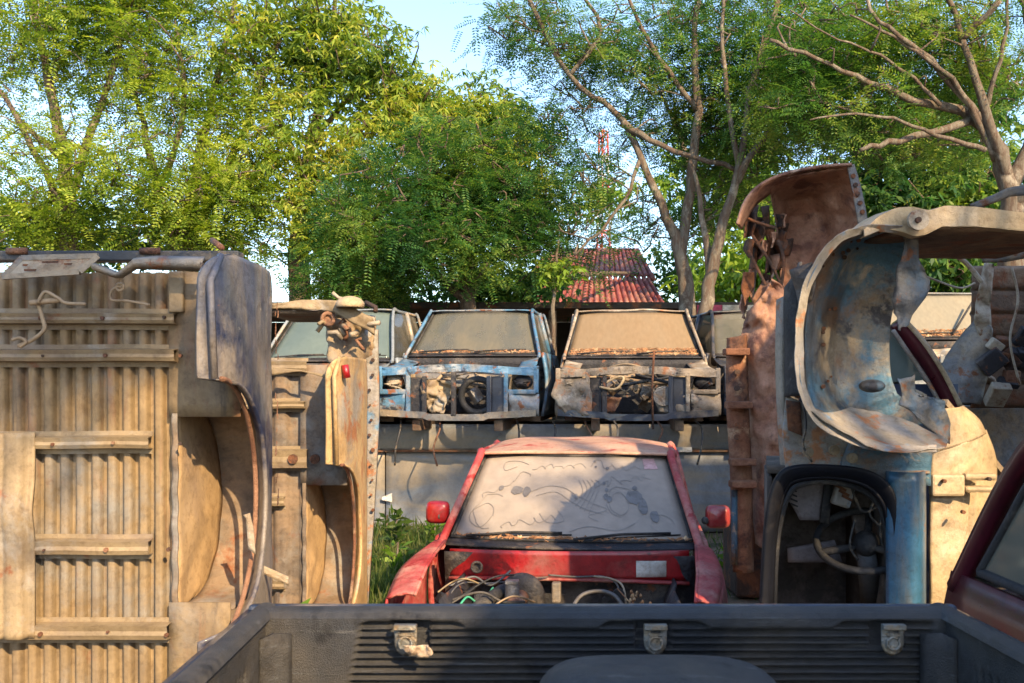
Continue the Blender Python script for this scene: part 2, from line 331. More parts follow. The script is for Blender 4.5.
ORG = P(603, 382, 70); ORG.z = 0
tw = thing('radio_mast', 'distant red and white lattice mast above the red roof', 'mast', ORG)
for k in range(11):
    mb = MB(); z0 = k*1.75; z1 = z0+1.75
    def cr(i, z): r = lerp(.75, .35, z/19.3); t = i*2*math.pi/3+.3; return ORG+Vector((r*math.cos(t), r*math.sin(t), z))
    for i in range(3):
        mb.tube([cr(i, z0), cr(i, z1)], .07, 5)
        mb.tube([cr(i, z0), cr(i+1, (z0+z1)/2)], .04, 4).tube([cr(i+1, (z0+z1)/2), cr(i, z1)], .04, 4)
        mb.tube([cr(i, z1), cr(i+1, z1)], .04, 4)
    mb.build('lattice_section', M['tower_red'] if k % 2 == 0 else M['tower_white'], tw)

# ------------------------------------------------------------------ trees
def leafmat(name, c1, c2, c3, trans=.45):
    m = bpy.data.materials.new(name); m.use_nodes = True
    nt = m.node_tree; N = nt.nodes; L = nt.links; out = N['Material Output']; N.remove(N['Principled BSDF'])
    ge = N.new('ShaderNodeNewGeometry'); tc = N.new('ShaderNodeTexCoord')
    n = N.new('ShaderNodeTexNoise'); n.inputs['Scale'].default_value = 1.1; n.inputs['Detail'].default_value = 3; L.new(tc.outputs['Object'], n.inputs['Vector'])
    a = N.new('ShaderNodeMath'); a.operation = 'MULTIPLY'; a.inputs[1].default_value = .45; L.new(ge.outputs['Random Per Island'], a.inputs[0])
    b = N.new('ShaderNodeMath'); b.operation = 'MULTIPLY_ADD'; b.inputs[1].default_value = 1.6; b.inputs[2].default_value = -.52; L.new(n.outputs['Fac'], b.inputs[0])
    s = N.new('ShaderNodeMath'); s.operation = 'ADD'; L.new(a.outputs[0], s.inputs[0]); L.new(b.outputs[0], s.inputs[1])
    r = N.new('ShaderNodeValToRGB'); e = r.color_ramp.elements; e[0].position = .12; e[0].color = (*c1, 1); e[1].position = .88; e[1].color = (*c3, 1)
    q = e.new(.5); q.color = (*c2, 1); L.new(s.outputs[0], r.inputs[0])
    d = N.new('ShaderNodeBsdfPrincipled'); d.inputs['Roughness'].default_value = .5; d.inputs['Specular IOR Level'].default_value = .3
    L.new(r.outputs[0], d.inputs['Base Color'])
    t = N.new('ShaderNodeBsdfTranslucent'); hs = N.new('ShaderNodeHueSaturation'); hs.inputs['Value'].default_value = 1.5; hs.inputs['Saturation'].default_value = 1.1
    L.new(r.outputs[0], hs.inputs['Color']); L.new(hs.outputs[0], t.inputs[0])
    mx = N.new('ShaderNodeMixShader'); mx.inputs[0].default_value = trans; L.new(d.outputs[0], mx.inputs[1]); L.new(t.outputs[0], mx.inputs[2])
    L.new(mx.outputs[0], out.inputs['Surface']); return m
LM = {
 'yellow': leafmat('leaf_yellow', (.045, .10, .018), (.19, .28, .035), (.44, .48, .08)),
 'mango': leafmat('leaf_mango', (.03, .08, .018), (.18, .27, .03), (.42, .40, .06)),
 'dark': leafmat('leaf_dark', (.016, .055, .02), (.05, .135, .03), (.21, .29, .05)),
 'fern': leafmat('leaf_fern', (.03, .10, .04), (.07, .17, .045), (.22, .28, .06)),
 'acacia': leafmat('leaf_acacia', (.04, .11, .03), (.10, .20, .035), (.28, .33, .06)),
 'bright': leafmat('leaf_bright', (.08, .16, .02), (.15, .26, .03), (.28, .36, .05)),
 'grass': leafmat('leaf_grass', (.025, .06, .012), (.06, .105, .02), (.17, .17, .06)),
}
def leafmesh(name, V, m, parent, org):
    n = len(V)//4
    me = bpy.data.meshes.new(name)
    me.vertices.add(len(V)); me.vertices.foreach_set('co', (V-np.array(org)).astype(np.float32).ravel())
    me.loops.add(n*4); me.loops.foreach_set('vertex_index', np.arange(n*4, dtype=np.int32))
    me.polygons.add(n); me.polygons.foreach_set('loop_start', np.arange(0, n*4, 4, dtype=np.int32)); me.polygons.foreach_set('loop_total', np.full(n, 4, dtype=np.int32))
    me.update(calc_edges=True); me.materials.append(m)
    o = bpy.data.objects.new(name, me); C.objects.link(o); o.parent = parent; return o
def unit(a): return a/np.maximum(np.linalg.norm(a, axis=-1, keepdims=True), 1e-9)
def fronds(O, D, L, n, ll, lw):
    """pinnate leaves: O origins, D directions, L lengths -> leaflet quads"""
    N_ = len(O); D = unit(D); up = unit(np.array([0, 0, 1.0])+rng.normal(0, .35, (N_, 3)))
    S = unit(np.cross(D, up)); U = np.cross(S, D); out = []
    for k in range(n):
        t = (k+.6)/n; droop = -.22*t*t
        base = O+D*(L*t)[:, None]+np.array([0, 0, 1.0])*(droop*L)[:, None]
        sz = ll*(1-.55*abs(t-.45))*rng.uniform(.8, 1.2, N_)
        for sgn in (-1, 1):
            d = unit(S*sgn+D*.45+U*rng.uniform(-.25, .1, (N_, 1)))
            w_ = unit(np.cross(d, U))
            a = base; b = base+d*(sz*.5)[:, None]+w_*lw*.5; c = base+d*sz[:, None]; e = base+d*(sz*.5)[:, None]-w_*lw*.5
            out.append(np.stack([a, b, c, e], 1).reshape(-1, 3))
    return np.concatenate(out)
def blades(O, D, L, w):
    D = unit(D); N_ = len(O); S = unit(np.cross(D, rng.normal(0, 1, (N_, 3)))); w = np.asarray(w).reshape(-1, 1) if np.ndim(w) else w
    m_ = O+D*(L*.45)[:, None]; e = O+D*L[:, None]+np.array([0, 0, -1.0])*(L*.12)[:, None]
    return np.stack([O, m_+S*w*.5, e, m_-S*w*.5], 1).reshape(-1, 3)
def tree(name, label, limbs, blobs, kind, lm, bark='bark', per=12, spread=.22, nl=7, ll=.055, lw=.018, fl=.28, cat='tree', group='trees behind the car bodies', shell=.5, twig=.011, back=0):
    base = P(*limbs[0][0][:3]); base.z = 0
    org = base; t = thing(name, label, cat, org, 0, group)
    mb = MB(); S = []
    for li in limbs:
        pts = px3([q[:3] for q in li]); n = (len(li)-1)*5
        sp = smooth_path(pts, n); rs = [lerp(li[min(int(i/5), len(li)-2)][3], li[min(int(i/5), len(li)-2)+1][3], (i/5) % 1 if i < n else 1) for i in range(n+1)]
        for i, p in enumerate(sp[1:-1]): p += Vector([random.gauss(0, .012) for _ in range(3)])
        mb.tube(sp, rs, 8); S += sp
    tips = []
    for (bx, by, bY, rx, ry, rz, nt_) in blobs:   # rx,rz,ry metres: half sizes across, deep, high
        c = P(bx, by, bY)+Vector((0, back, 0))
        for _ in range(nt_):
            d = Vector([random.gauss(0, 1) for _ in range(3)]).normalized()*(random.random()**shell)
            tips.append(c+Vector((d.x*rx, d.y*ry, d.z*rz)))
    S_ = np.zeros((len(S)+len(tips)*4, 3)); S_[:len(S)] = [list(p) for p in S]; ns = len(S)
    T = np.array([list(p) for p in tips]); dm = np.array([np.linalg.norm(S_[:ns]-q, axis=1).min() for q in T]); od = np.argsort(dm); tips = [tips[k] for k in od]; T = T[od]
    D0 = np.zeros_like(T)
    for i, p in enumerate(tips):
        dd = np.linalg.norm(S_[:ns]-T[i], axis=1)+np.maximum(0, S_[:ns, 2]-T[i][2]+.05)*.8
        q = S[int(dd.argmin())]; mid = q.lerp(p, .5)+Vector((random.gauss(0, .1), random.gauss(0, .1), .08+random.gauss(0, .06)))
        L_ = (p-q).length
        sp = smooth_path([q, mid, p], 5); mb.tube(sp, [twig*(1+L_*.9)*(1-k/7.5) for k in range(6)], 4)
        for e_ in (sp[2], sp[3], sp[4], sp[5]): S_[ns] = list(e_); S.append(e_); ns += 1
        D0[i] = list((p-mid).normalized())
    mb.build('trunk', M[bark], t) if False else None
    global ORG
    keep = ORG; ORG = org; mb.build('trunk', M[bark], t); ORG = keep
    K = per; O = np.repeat(T, K, 0)+rng.normal(0, spread, (len(T)*K, 3))*np.array([1, 1, .6])
    n = len(O)
    if kind == 'frond':
        D = np.repeat(D0, K, 0)*.5+rng.normal(0, .6, (n, 3)); D[:, 2] = D[:, 2]*.45-.05
        V = fronds(O, D, fl*rng.uniform(.65, 1.3, n), nl, ll, lw)
    else:
        kk = nl; O = np.repeat(O, kk, 0); n = len(O)
        D = rng.normal(0, .7, (n, 3)); D[:, 2] = D[:, 2]*.5-.45
        V = blades(O, D, ll*rng.uniform(.6, 1.3, n), lw)
    leafmesh('crown', V, LM[lm], t, org); return t

TR = 'trees behind the car bodies'
# far left feathery, yellow-green
tree('rain_tree', 'tall feathery yellow green tree at the far left edge above the upended truck bed',
     [[(70, 400, 15, .17), (70, 250, 15, .14), (62, 150, 15, .09), (40, 40, 15, .05), (20, -60, 15, .03)],
      [(70, 240, 15, .08), (45, 170, 14.8, .05), (0, 90, 14.5, .03)], [(68, 200, 15, .08), (100, 110, 15, .05), (130, 10, 15, .03)], [(64, 160, 15, .06), (20, 120, 15.4, .03)]],
     [(20, 60, 15, 1.7, 1.4, 1.3, 110), (100, 40, 15.3, 1.3, 1.4, 1.3, 100), (60, 170, 14.8, 1.9, 1.3, 1.0, 120), (90, -40, 15, 2.2, 1.5, .9, 80), (20, 225, 14.8, 1.2, 1.0, .55, 60)],
     'frond', 'yellow', per=10, spread=.26, nl=8, ll=.075, lw=.030, fl=.36)
tree('rain_tree', 'feathery yellow green tree with several thin stems between the left edge and the big mango',
     [[(185, 420, 15.5, .15), (188, 250, 15.5, .13), (195, 180, 15.5, .08), (215, 90, 15.5, .05), (240, -20, 15.5, .03)],
      [(185, 270, 15.5, .10), (155, 180, 15.3, .07), (140, 110, 15.3, .04), (110, 30, 15.3, .02)],
      [(190, 240, 15.5, .09), (232, 160, 15.8, .06), (262, 80, 15.8, .04), (290, 20, 15.8, .02)], [(160, 190, 15.3, .05), (185, 110, 15.1, .04), (175, 20, 15.1, .02)]],
     [(165, 60, 15.3, 1.2, 1.2, 1.1, 100), (215, 120, 15.3, 1.1, 1.2, 1.2, 90), (165, 200, 15.0, 1.4, 1.2, .9, 120), (235, 215, 15.2, 1.0, 1.0, .9, 90), (150, -20, 15.3, 1.6, 1.3, .8, 80)],
     'frond', 'yellow', per=9, spread=.26, nl=8, ll=.075, lw=.030, fl=.36)
tree('mango_tree', 'broad mango tree with glossy drooping leaves left of the open sky',
     [[(296, 420, 16, .2), (300, 260, 16, .17), (303, 190, 16, .13), (312, 140, 16, .09), (330, 60, 16, .05), (335, -10, 16, .03)],
      [(303, 190, 16, .08), (345, 140, 16, .06), (400, 105, 16, .03)], [(300, 230, 16, .07), (340, 205, 15.8, .05), (390, 190, 15.8, .02)],
      [(305, 180, 16, .07), (275, 110, 16, .05), (245, 40, 16, .03)], [(312, 140, 16, .05), (365, 80, 16.2, .04), (390, 50, 16.2, .02)]],
     [(310, 30, 16, 1.1, 1.2, 1.0, 90), (365, 65, 16, 1.1, 1.2, .85, 90), (405, 110, 16.2, .8, .9, .7, 60), (265, 60, 16, 1.0, 1.2, 1.1, 70), (330, 145, 15.8, 1.3, 1.2, .8, 80), (345, 200, 15.6, 1.1, 1, .7, 70), (260, 170, 15.9, .9, 1, .9, 50), (335, 245, 15.7, .6, .8, .4, 35)],
     'blade', 'mango', bark='bark_dark', per=11, spread=.19, nl=6, ll=.14, lw=.034)
tree('leafy_tree', 'bushy dark green tree in the middle directly above the blue car body',
     [[(470, 400, 13.4, .14), (468, 300, 13.4, .11), (455, 230, 13.4, .07), (430, 150, 13.4, .04)], [(468, 300, 13.4, .06), (505, 230, 13.3, .04), (530, 180, 13.3, .02)],
      [(466, 300, 13.4, .06), (400, 240, 13.2, .04), (360, 200, 13.2, .02)]],
     [(400, 215, 13.3, 1.1, 1, .85, 120), (465, 170, 13.5, 1.0, 1, .85, 110), (440, 245, 12.9, 1.3, .9, .55, 120), (370, 255, 13.2, .85, .8, .55, 80), (505, 215, 13.3, .75, .8, .75, 80), (350, 290, 13.2, .7, .6, .3, 45)],
     'frond', 'dark', bark='bark_dark', per=14, spread=.18, nl=9, ll=.062, lw=.021, fl=.30)
tree('mango_tree', 'yellow topped mango tree just right of the open sky gap',
     [[(470, 400, 17.5, .16), (470, 250, 17.5, .12), (450, 150, 17.5, .07), (440, 100, 17.5, .03)], [(470, 220, 17.5, .08), (500, 140, 17.5, .05), (505, 100, 17.5, .02)]],
     [(425, 120, 17.5, .8, .9, .75, 65), (480, 120, 17.5, .9, .9, .75, 75), (515, 150, 17.5, .75, .9, .85, 65), (460, 185, 17.5, 1.4, 1, .9, 60), (525, 215, 17, .7, .9, .8, 45)],
     'blade', 'mango', bark='bark_dark', per=11, spread=.19, nl=6, ll=.14, lw=.034)
tree('fern_leaf_tree', 'slender tree with airy fern like leaves and forked pale trunk behind the cream car body',
     [[(690, 420, 12.8, .13), (688, 312, 12.8, .115), (680, 255, 12.8, .085), (660, 205, 12.8, .055), (622, 120, 12.8, .04), (570, 75, 12.7, .03), (515, -30, 12.6, .03)],
      [(680, 258, 12.8, .08), (690, 190, 12.9, .065), (697, 110, 12.9, .055), (694, 40, 12.9, .04), (702, -40, 12.9, .03)],
      [(622, 122, 12.8, .05), (660, 145, 12.6, .035), (735, 170, 12.5, .03)], [(697, 110, 12.9, .04), (660, 60, 12.8, .03), (620, -20, 12.7, .02)],
      [(570, 75, 12.7, .03), (600, 30, 12.5, .025), (560, -40, 12.4, .015)], [(640, 160, 12.8, .03), (618, 210, 12.6, .02), (575, 255, 12.5, .015)]],
     [(530, 10, 12.6, .6, .8, .5, 45), (590, 40, 12.6, .7, .9, .8, 60), (560, 110, 12.8, .45, .7, .5, 30), (640, 40, 12.7, .8, 1, .8, 65), (590, 165, 12.7, .7, .8, .6, 45), (655, 215, 12.8, .5, .8, .4, 25), (700, 40, 12.9, .8, 1, .8, 60), (560, 225, 12.8, .4, .6, .3, 20), (600, 232, 12.8, .45, .6, .12, 8), (575, 268, 12.9, .3, .5, .12, 9), (720, 130, 13.2, .6, .8, .7, 50), (660, 120, 13.4, .7, .8, .9, 40)],
     'frond', 'fern', per=8, back=.55, spread=.2, nl=10, ll=.065, lw=.020, fl=.36)
tree('fern_leaf_tree', 'slender leaning tree whose pale stem rises behind the rusty upended shell',
     [[(700, 420, 12.3, .13), (704, 318, 12.3, .09), (718, 240, 12.3, .068), (737, 180, 12.3, .05), (752, 90, 12.3, .035), (785, -20, 12.3, .035)],
      [(737, 182, 12.3, .05), (770, 130, 12.2, .035), (830, 85, 12.0, .02)], [(740, 170, 12.3, .04), (725, 90, 12.3, .03), (722, -10, 12.3, .02)],
      [(710, 280, 12.3, .05), (702, 210, 12.5, .035), (690, 160, 12.5, .02)]],
     [(770, 40, 12.3, .9, 1, .8, 90), (730, 90, 12.6, .6, .8, .8, 55), (800, 110, 12.2, .7, .9, .6, 60), (760, 170, 12.8, .5, .7, .5, 30), (840, 40, 12.2, .8, 1, .7, 70), (780, -30, 12.2, 1.2, 1, .6, 60), (715, 205, 12.6, .4, .6, .5, 25)],
     'frond', 'acacia', per=9, back=.8, spread=.22, nl=10, ll=.065, lw=.020, fl=.36)
tree('umbrella_tree', 'spreading tree with long bare pale branches at the upper right corner',
     [[(1015, 420, 11, .17), (1012, 260, 11, .14), (1008, 180, 11, .105), (975, 120, 11, .06), (900, 95, 10.8, .038), (830, 65, 10.6, .022), (770, 40, 10.5, .02)],
      [(1008, 180, 11, .07), (985, 110, 10.8, .05), (960, 30, 10.8, .03), (930, -40, 10.8, .03)], [(1010, 190, 11, .10), (1040, 110, 11, .07), (1030, 20, 11, .05), (1000, -40, 11, .03)],
      [(985, 150, 10.8, .03), (925, 130, 10.5, .02), (870, 115, 10.3, .014), (810, 120, 10.1, .008)], [(995, 160, 11, .04), (960, 90, 10.7, .028), (905, 45, 10.5, .018), (850, 15, 10.3, .01)], [(980, 120, 10.9, .035), (1000, 60, 10.7, .022), (1010, -20, 10.6, .012)], [(940, 105, 10.8, .025), (890, 60, 10.6, .016), (840, 40, 10.4, .01), (790, 10, 10.3, .007)], [(990, 130, 10.9, .045), (930, 60, 10.6, .032), (880, 20, 10.4, .02), (850, -30, 10.4, .02)], [(975, 120, 11, .05), (900, 140, 10.6, .035), (860, 150, 10.5, .02)],
      [(960, 40, 10.8, .04), (1000, 0, 10.5, .03)], [(1012, 210, 11, .08), (1060, 150, 10.6, .05), (1110, 80, 10.4, .03)]],
     [(900, 20, 10.6, .9, 1, .45, 80), (970, 20, 10.6, .8, 1, .5, 70), (830, 30, 10.6, .7, 1, .4, 60), (1020, 50, 10.8, .7, .9, .6, 60), (880, 85, 10.4, .8, .9, .25, 50), (820, 90, 10.4, .55, .7, .25, 35), (950, -35, 10.6, 1.4, 1.2, .5, 70), (1000, 110, 11.2, .5, .7, .4, 30), (930, 130, 10.8, .6, .6, .25, 25)],
     'frond', 'acacia', per=9, back=.9, spread=.22, nl=10, ll=.06, lw=.018, fl=.34)
tree('leafy_tree', 'dense dark broadleaf tree behind the spreading branches on the right',
     [[(960, 420, 15, .18), (955, 280, 15, .15), (945, 180, 15, .1), (930, 110, 15, .05)], [(955, 250, 15, .08), (900, 190, 15, .05), (870, 150, 15, .03)], [(950, 230, 15, .08), (990, 170, 15, .05)]],
     [(880, 200, 15, .85, .9, 1.0, 90), (940, 190, 15, 1.0, 1, 1.0, 110), (1000, 210, 15, .9, 1, .8, 70), (900, 130, 15.2, 1.1, 1, .7, 70), (900, 262, 14.8, 1.0, .9, .4, 60), (980, 270, 14.8, .9, .9, .4, 45), (970, 110, 15.5, 1.2, 1, .8, 60)],
     'blade', 'dark', bark='bark_dark', per=9, spread=.16, nl=5, ll=.15, lw=.06)
tree('leafy_tree', 'light green tree far behind the forked trunks above the roof',
     [[(720, 420, 21, .2), (715, 260, 21, .15), (690, 170, 21, .08), (670, 110, 21, .04)], [(715, 250, 21, .1), (750, 180, 21, .06), (770, 120, 21, .03)]],
     [(745, 270, 20, 1.2, 1.2, .8, 80), (760, 200, 21, 1.4, 1.2, 1.1, 80), (715, 170, 21.5, 1.2, 1, 1.1, 50), (600, 200, 24.5, .9, .6, .5, 20), (800, 250, 20, 1.3, 1, .9, 60), (780, 100, 21.5, 1.4, 1, 1.2, 22), (850, 130, 21.5, 1.2, 1, 1.5, 25)],
     'blade', 'bright', bark='bark_dark', per=9, spread=.25, nl=5, ll=.2, lw=.07)
tree('sapling', 'thin sapling with yellow green leaves standing between the blue and cream car bodies',
     [[(555, 430, 13, .035), (553, 320, 13, .03), (556, 270, 13, .02), (560, 235, 13, .012)]],
     [(556, 275, 13, .22, .3, .25, 16)], 'blade', 'bright', per=7, spread=.1, nl=4, ll=.11, lw=.045, twig=.006)
tree('leafy_tree', 'dark undergrowth tree filling the gap below the mango and left cars',
     [[(330, 420, 17, .1), (332, 300, 17, .08), (340, 250, 17, .04)]],
     [(675, 275, 24.5, 1.0, .6, .7, 40), (500, 290, 17, 1.1, .8, .35, 60), (370, 290, 17, 1.0, .8, .35, 45), (200, 250, 17, .8, .8, .5, 30), (80, 235, 17, 2.2, .8, .6, 80)], 'blade', 'dark', bark='bark_dark', per=8, spread=.22, nl=5, ll=.17, lw=.07)
tree('leafy_tree', 'bright green bush line seen through the gap under the pale crossbeam',
     [[(930, 430, 18, .1), (930, 320, 18, .08), (935, 290, 18, .04)]],
     [(930, 290, 18, 1.2, .8, .5, 60), (850, 290, 18, 1.5, .8, .5, 50), (1010, 290, 18, 1.4, .8, .6, 50)], 'blade', 'bright', bark='bark_dark', per=8, spread=.22, nl=5, ll=.17, lw=.06)

# ------------------------------------------------------------------ generic cut pickup / car body (faces -Y, origin at front centre, base z=0)
def car_body(name, label, loc, yaw, mt, win, zb=.78, zt=1.27, ys=.9, yc=2.5, rs=True, wb=.70, wt=.565, seed=1, roofm=None, group=None, cat='car body', hose=True, sidem=None, pr_=.019):
    global ORG
    ORG = Vector((0, 0, 0)); rd = random.Random(seed)
    t = thing(name, label, cat, loc, yaw, group)
    sidem = sidem or mt
    # roof, pillars
    yt = ys+.55
    rw = wt+.045
    MB().grid(lambda u, v: ((u*2-1)*rw, lerp(yt-.01, yc-.12, v)+.03*(u*2-1)**2*(1-v), zt+.012+.05*(1-(u*2-1)**4)*(math.sin(math.pi*min(v*1.15+.12, 1)*.5))+.012*noise.noise(Vector((u*4, v*4, seed)))), 20, 14).build('roof', roofm or mt, t, solid=.015)
    for s in (-1, 1):
        A = [(s*(wb+.035), ys-.05, zb-.03), (s*(wb+.03), ys+.03, zb+.02), (s*(wt+.03), yt-.02, zt-.012), (s*(rw+.0), yt+.15, zt+.004), (s*(rw+.0), yc-.25, zt+.004), (s*(rw+.03), yc-.12, zt-.02), (s*.74, yc-.02, zb+.02)]
        MB().tube(smooth_path(A, 30), pr_, 6).build('pillar', sidem, t)
        MB().tube([(s*.745, ys+1.02, zb), (s*(rw+.015), ys+.98, zt+.01)], .03, 6).build('door_pillar', sidem, t)
        # door and rear quarter
        def side(y0, y1, z0=.10):
            return MB().grid(lambda u, v: (s*(.755+.055*math.sin(math.pi*min(1, v*.9+.05))), lerp(y0, y1, u), lerp(z0, zb+.01, v)), 12, 10)
        d = side(ys+.03, ys+1.03).build('door', sidem, t, solid=.03)
        MB().box((s*.825, ys+.86, zb-.13), (.025, .16, .035)).build('handle', M['rubber'], d, bevel=.006)
        side(ys+1.04, yc).build('rear_quarter', sidem, t, solid=.03)
        MB().add([(s*(wb+.03), ys+.08, zb+.02), (s*(wt+.04), yt, zt-.03), (s*(rw+.0), ys+.97, zt), (s*.735, ys+1.0, zb+.02)], [(0, 1, 2, 3)]).build('side_window', M['glass_side'], t, solid=.005)
        MB().add([(s*.735, ys+1.05, zb+.02), (s*(rw), ys+1.02, zt), (s*(rw), yc-.15, zt-.02), (s*.735, yc-.06, zb+.02)], [(0, 1, 2, 3)]).build('side_window', M['glass_side'], t, solid=.005)
    MB().grid(lambda u, v: ((u*2-1)*lerp(.76, .75, v), yc, lerp(.1, zb, v)), 6, 4).build('back_panel', sidem, t, solid=.02)
    MB().grid(lambda u, v: ((u*2-1)*lerp(.70, .56, v), lerp(yc-.01, yc-.11, v), lerp(zb, zt-.01, v)), 6, 4).build('rear_window', M['glass_side'], t, solid=.006)
    # windscreen
    wf = lambda u, v, o=0: Vector(((u*2-1)*lerp(wb, wt, v), lerp(ys, yt, v)+.09*(u*2-1)**2-o*.7, lerp(zb, zt, v)+o*.7))
    ws = MB().grid(lambda u, v: wf(u, v), 20, 12).build('windscreen', win, t, solid=.006)
    MB().tube([wf(i/20, 0, .006) for i in range(21)], .013, 6).tube([wf(0, i/10, .006) for i in range(11)], .011, 6).tube([wf(1, i/10, .006) for i in range(11)], .011, 6).tube([wf(i/20, 1, .004) for i in range(21)], .010, 6).build('seal', M['rubber'], ws)
    # cowl and wipers
    MB().grid(lambda u, v: ((u*2-1)*(wb+.03), lerp(ys-.11, ys+.0, v)+.09*(u*2-1)**2, zb-.028+.022*v), 16, 3).build('cowl', M['bay_dark'], t, solid=.01)
    for s, a in ((-1, .05), (1, .5)):
        p0 = wf(a+.02, 0, .03); p1 = wf(a+.42, .07, .02)
        MB().tube([p0+Vector((0, -.03, 0)), p0.lerp(p1, .5)+Vector((0, 0, .01)), p1], .008, 5).tube([wf(a+.1, .015, .015), wf(a+.46, .06, .012)], .005, 5).build('wiper', M['rubber'], t)
    # dash & seats behind the glass
    MB().box((0, ys+.22, zb-.07), (1.3, .35, .12)).build('dashboard', M['interior'], t, bevel=.03)
    for s in (-1, 1):
        MB().box((s*.33, ys+1.05, zb-.05), (.44, .14, .62), (-.2, 0, 0)).box((s*.33, ys+1.02, zb+.28), (.22, .09, .16), (-.2, 0, 0)).build('seat', M['interior'], t, bevel=.04)
    MB().box((0, (ys+yc)/2, .07), (1.5, yc-ys, .05)).build('floor_pan', M['under_dark'], t)
    # firewall
    MB().grid(lambda u, v: ((u*2-1)*.70, ys-.12+.04*math.sin(v*3)+.015*noise.noise(Vector((u*5, v*5, seed))), lerp(.1, zb-.05, v)), 20, 10).build('firewall', M['bay_dark'], t, solid=.01)
    # frame rails
    for s in (-1, 1): MB().box((s*.42, yc*.5, .03), (.09, yc-.1, .11)).build('frame_rail', M['under_dark'], t, bevel=.01)
    # inner fenders
    for s in (-1, 1):
        if rs: L_ = [(s*.77, .03, zb-.17), (s*.76, ys*.5, zb-.13), (s*.735, ys-.08, zb-.05)]; Rr = [(s*.60, .03, zb-.18), (s*.58, ys*.5, zb-.15), (s*.56, ys-.08, zb-.09)]
        if rs: f = sheet(L_, Rr, 5, 10, amp=.01, seed=seed, sm=True); f.build('fender_rail', sidem, t, solid=.012)
        MB().grid(lambda u, v: (s*(.585-.06*math.sin(math.pi*v)+.02*noise.noise(Vector((u*3, v*3, seed)))), lerp(.05, ys-.12, u), lerp(.1, zb-.17, v)), 10, 8).build('inner_fender', M['under_beam'] if seed % 2 and rs else M['bay_dark'], t, solid=.01)
        if rs: MB().tube([(s*.50, ys*.55, .2), (s*.50, ys*.55, zb-.2)], [.13, .09], 14).disc((s*.50, ys*.55, zb-.19), .085, .02, (0, 0, 1)).build('strut_tower', M['under_beam'], t)
    if rs:   # radiator support: openings between real bars
        m_ = sidem; zt_ = zb-.15
        mb = MB()
        mb.grid(lambda u, v: ((u*2-1)*.80, .0+.05*abs(u*2-1)**2-.01*math.sin(u*20), lerp(zt_-.075, zt_, v)+.02*math.cos((u*2-1)*3)), 34, 3, False)
        top = mb.build('upper_crossbar', m_, t, solid=.03, disp=(.05, .09))
        mb = MB().grid(lambda u, v: ((u*2-1)*.80, -.02+.05*abs(u*2-1)**2, lerp(.10, .165, v)+.03*(abs(u*2-1))**2-(.018 if .3 < u < .7 else 0)), 34, 3, False)
        mb.build('lower_crossbar', M['grey_metal'] if seed % 2 else M['car_navy'], t, solid=.05, disp=(.015, .15))
        for s in (-1, 1):
            # headlight surround
            x0, x1 = .50, .82; zm = .36
            mb = MB().box((s*.80, .05, (zm+zt_)/2), (.05, .05, zt_-zm)).box((s*.50, .03, .34), (.045, .05, .46)).box((s*.655, .045, zm+.01), (.29, .06, .05))
            mb.build('headlight_frame', m_, t, bevel=.01, disp=(.02, .12))
            hp = MB().grid(lambda u, v: (s*lerp(.53, .83, u), .03+.03*u+.02*math.sin(v*6+u*3), lerp(.14, zm-.01, v)), 8, 8); hp.build('corner_panel', m_, t, solid=.008, disp=(.06, .09))
            mb = MB().ball((s*.66, .14, .47), (.10, .08, .075)); 
            for k in range(4): wire(mb, [(s*(.56+rd.random()*.2), .06, .4+.1*rd.random()), (s*(.6+rd.random()*.15), .0, .45), (s*(.6+rd.random()*.15), .1, .38+.1*rd.random())], .006, 10)
            mb.build('headlight_bucket', M['bay_dark'] if s > 0 else M['pale_metal'], t)
            MB().box((s*.33, .02, .33), (.05, .04, .40)).box((s*.42, .06, .33), (.13, .02, .38)).build('radiator_bracket', M['bay_dark'] if s < 0 else M['car_navy'], t, bevel=.008, disp=(.03, .1))
        if seed != 6: MB().box((-.02, -.03, .35), (.05, .045, .44)).build('hood_latch_post', M['bay_dark'], t, bevel=.008)
    # engine-bay clutter: every piece a part
    if hose:
        for k in range(7):
            mb = MB(); z = zb-.25-.2*rd.random()
            wire(mb, [(rd.uniform(-.55, .55), rd.uniform(.08, .3), z), (rd.uniform(-.5, .5), rd.uniform(.2, .5), z+.18*rd.random()), (rd.uniform(-.5, .5), rd.uniform(.4, ys-.15), z+.15*rd.random()), (rd.uniform(-.5, .5), ys-.15, zb-.2)], rd.choice([.007, .012, .018]), 24)
            mb.build('hose', rd.choice([M['wire_dark'], M['rubber'], M['wire_col']]), t)
        MB().tube([(.34, .40, .40), (.36, .46, .42)], .11, 18).tube([(.34, .28, .40), (.34, .40, .40)], .04, 10).build('fan_housing', M['grey_metal'], t)
        MB().grid(lambda u, v: (lerp(-.16, .16, u), .35+.3*v, .30+.12*math.sin(math.pi*u)), 10, 8).build('gearbox_tunnel', M['under_beam'], t, solid=.01)
        for k in range(5):
            c = (rd.uniform(-.5, .5), rd.uniform(.25, .6), rd.uniform(.2, .42))
            MB().box(c, (rd.uniform(.06, .16), rd.uniform(.06, .14), rd.uniform(.06, .16)), (rd.random(), rd.random(), rd.random())).build('engine_fitting', rd.choice([M['bay_dark'], M['alu'], M['under_beam'], M['rubber']]), t, bevel=.012, disp=(.02, .06))
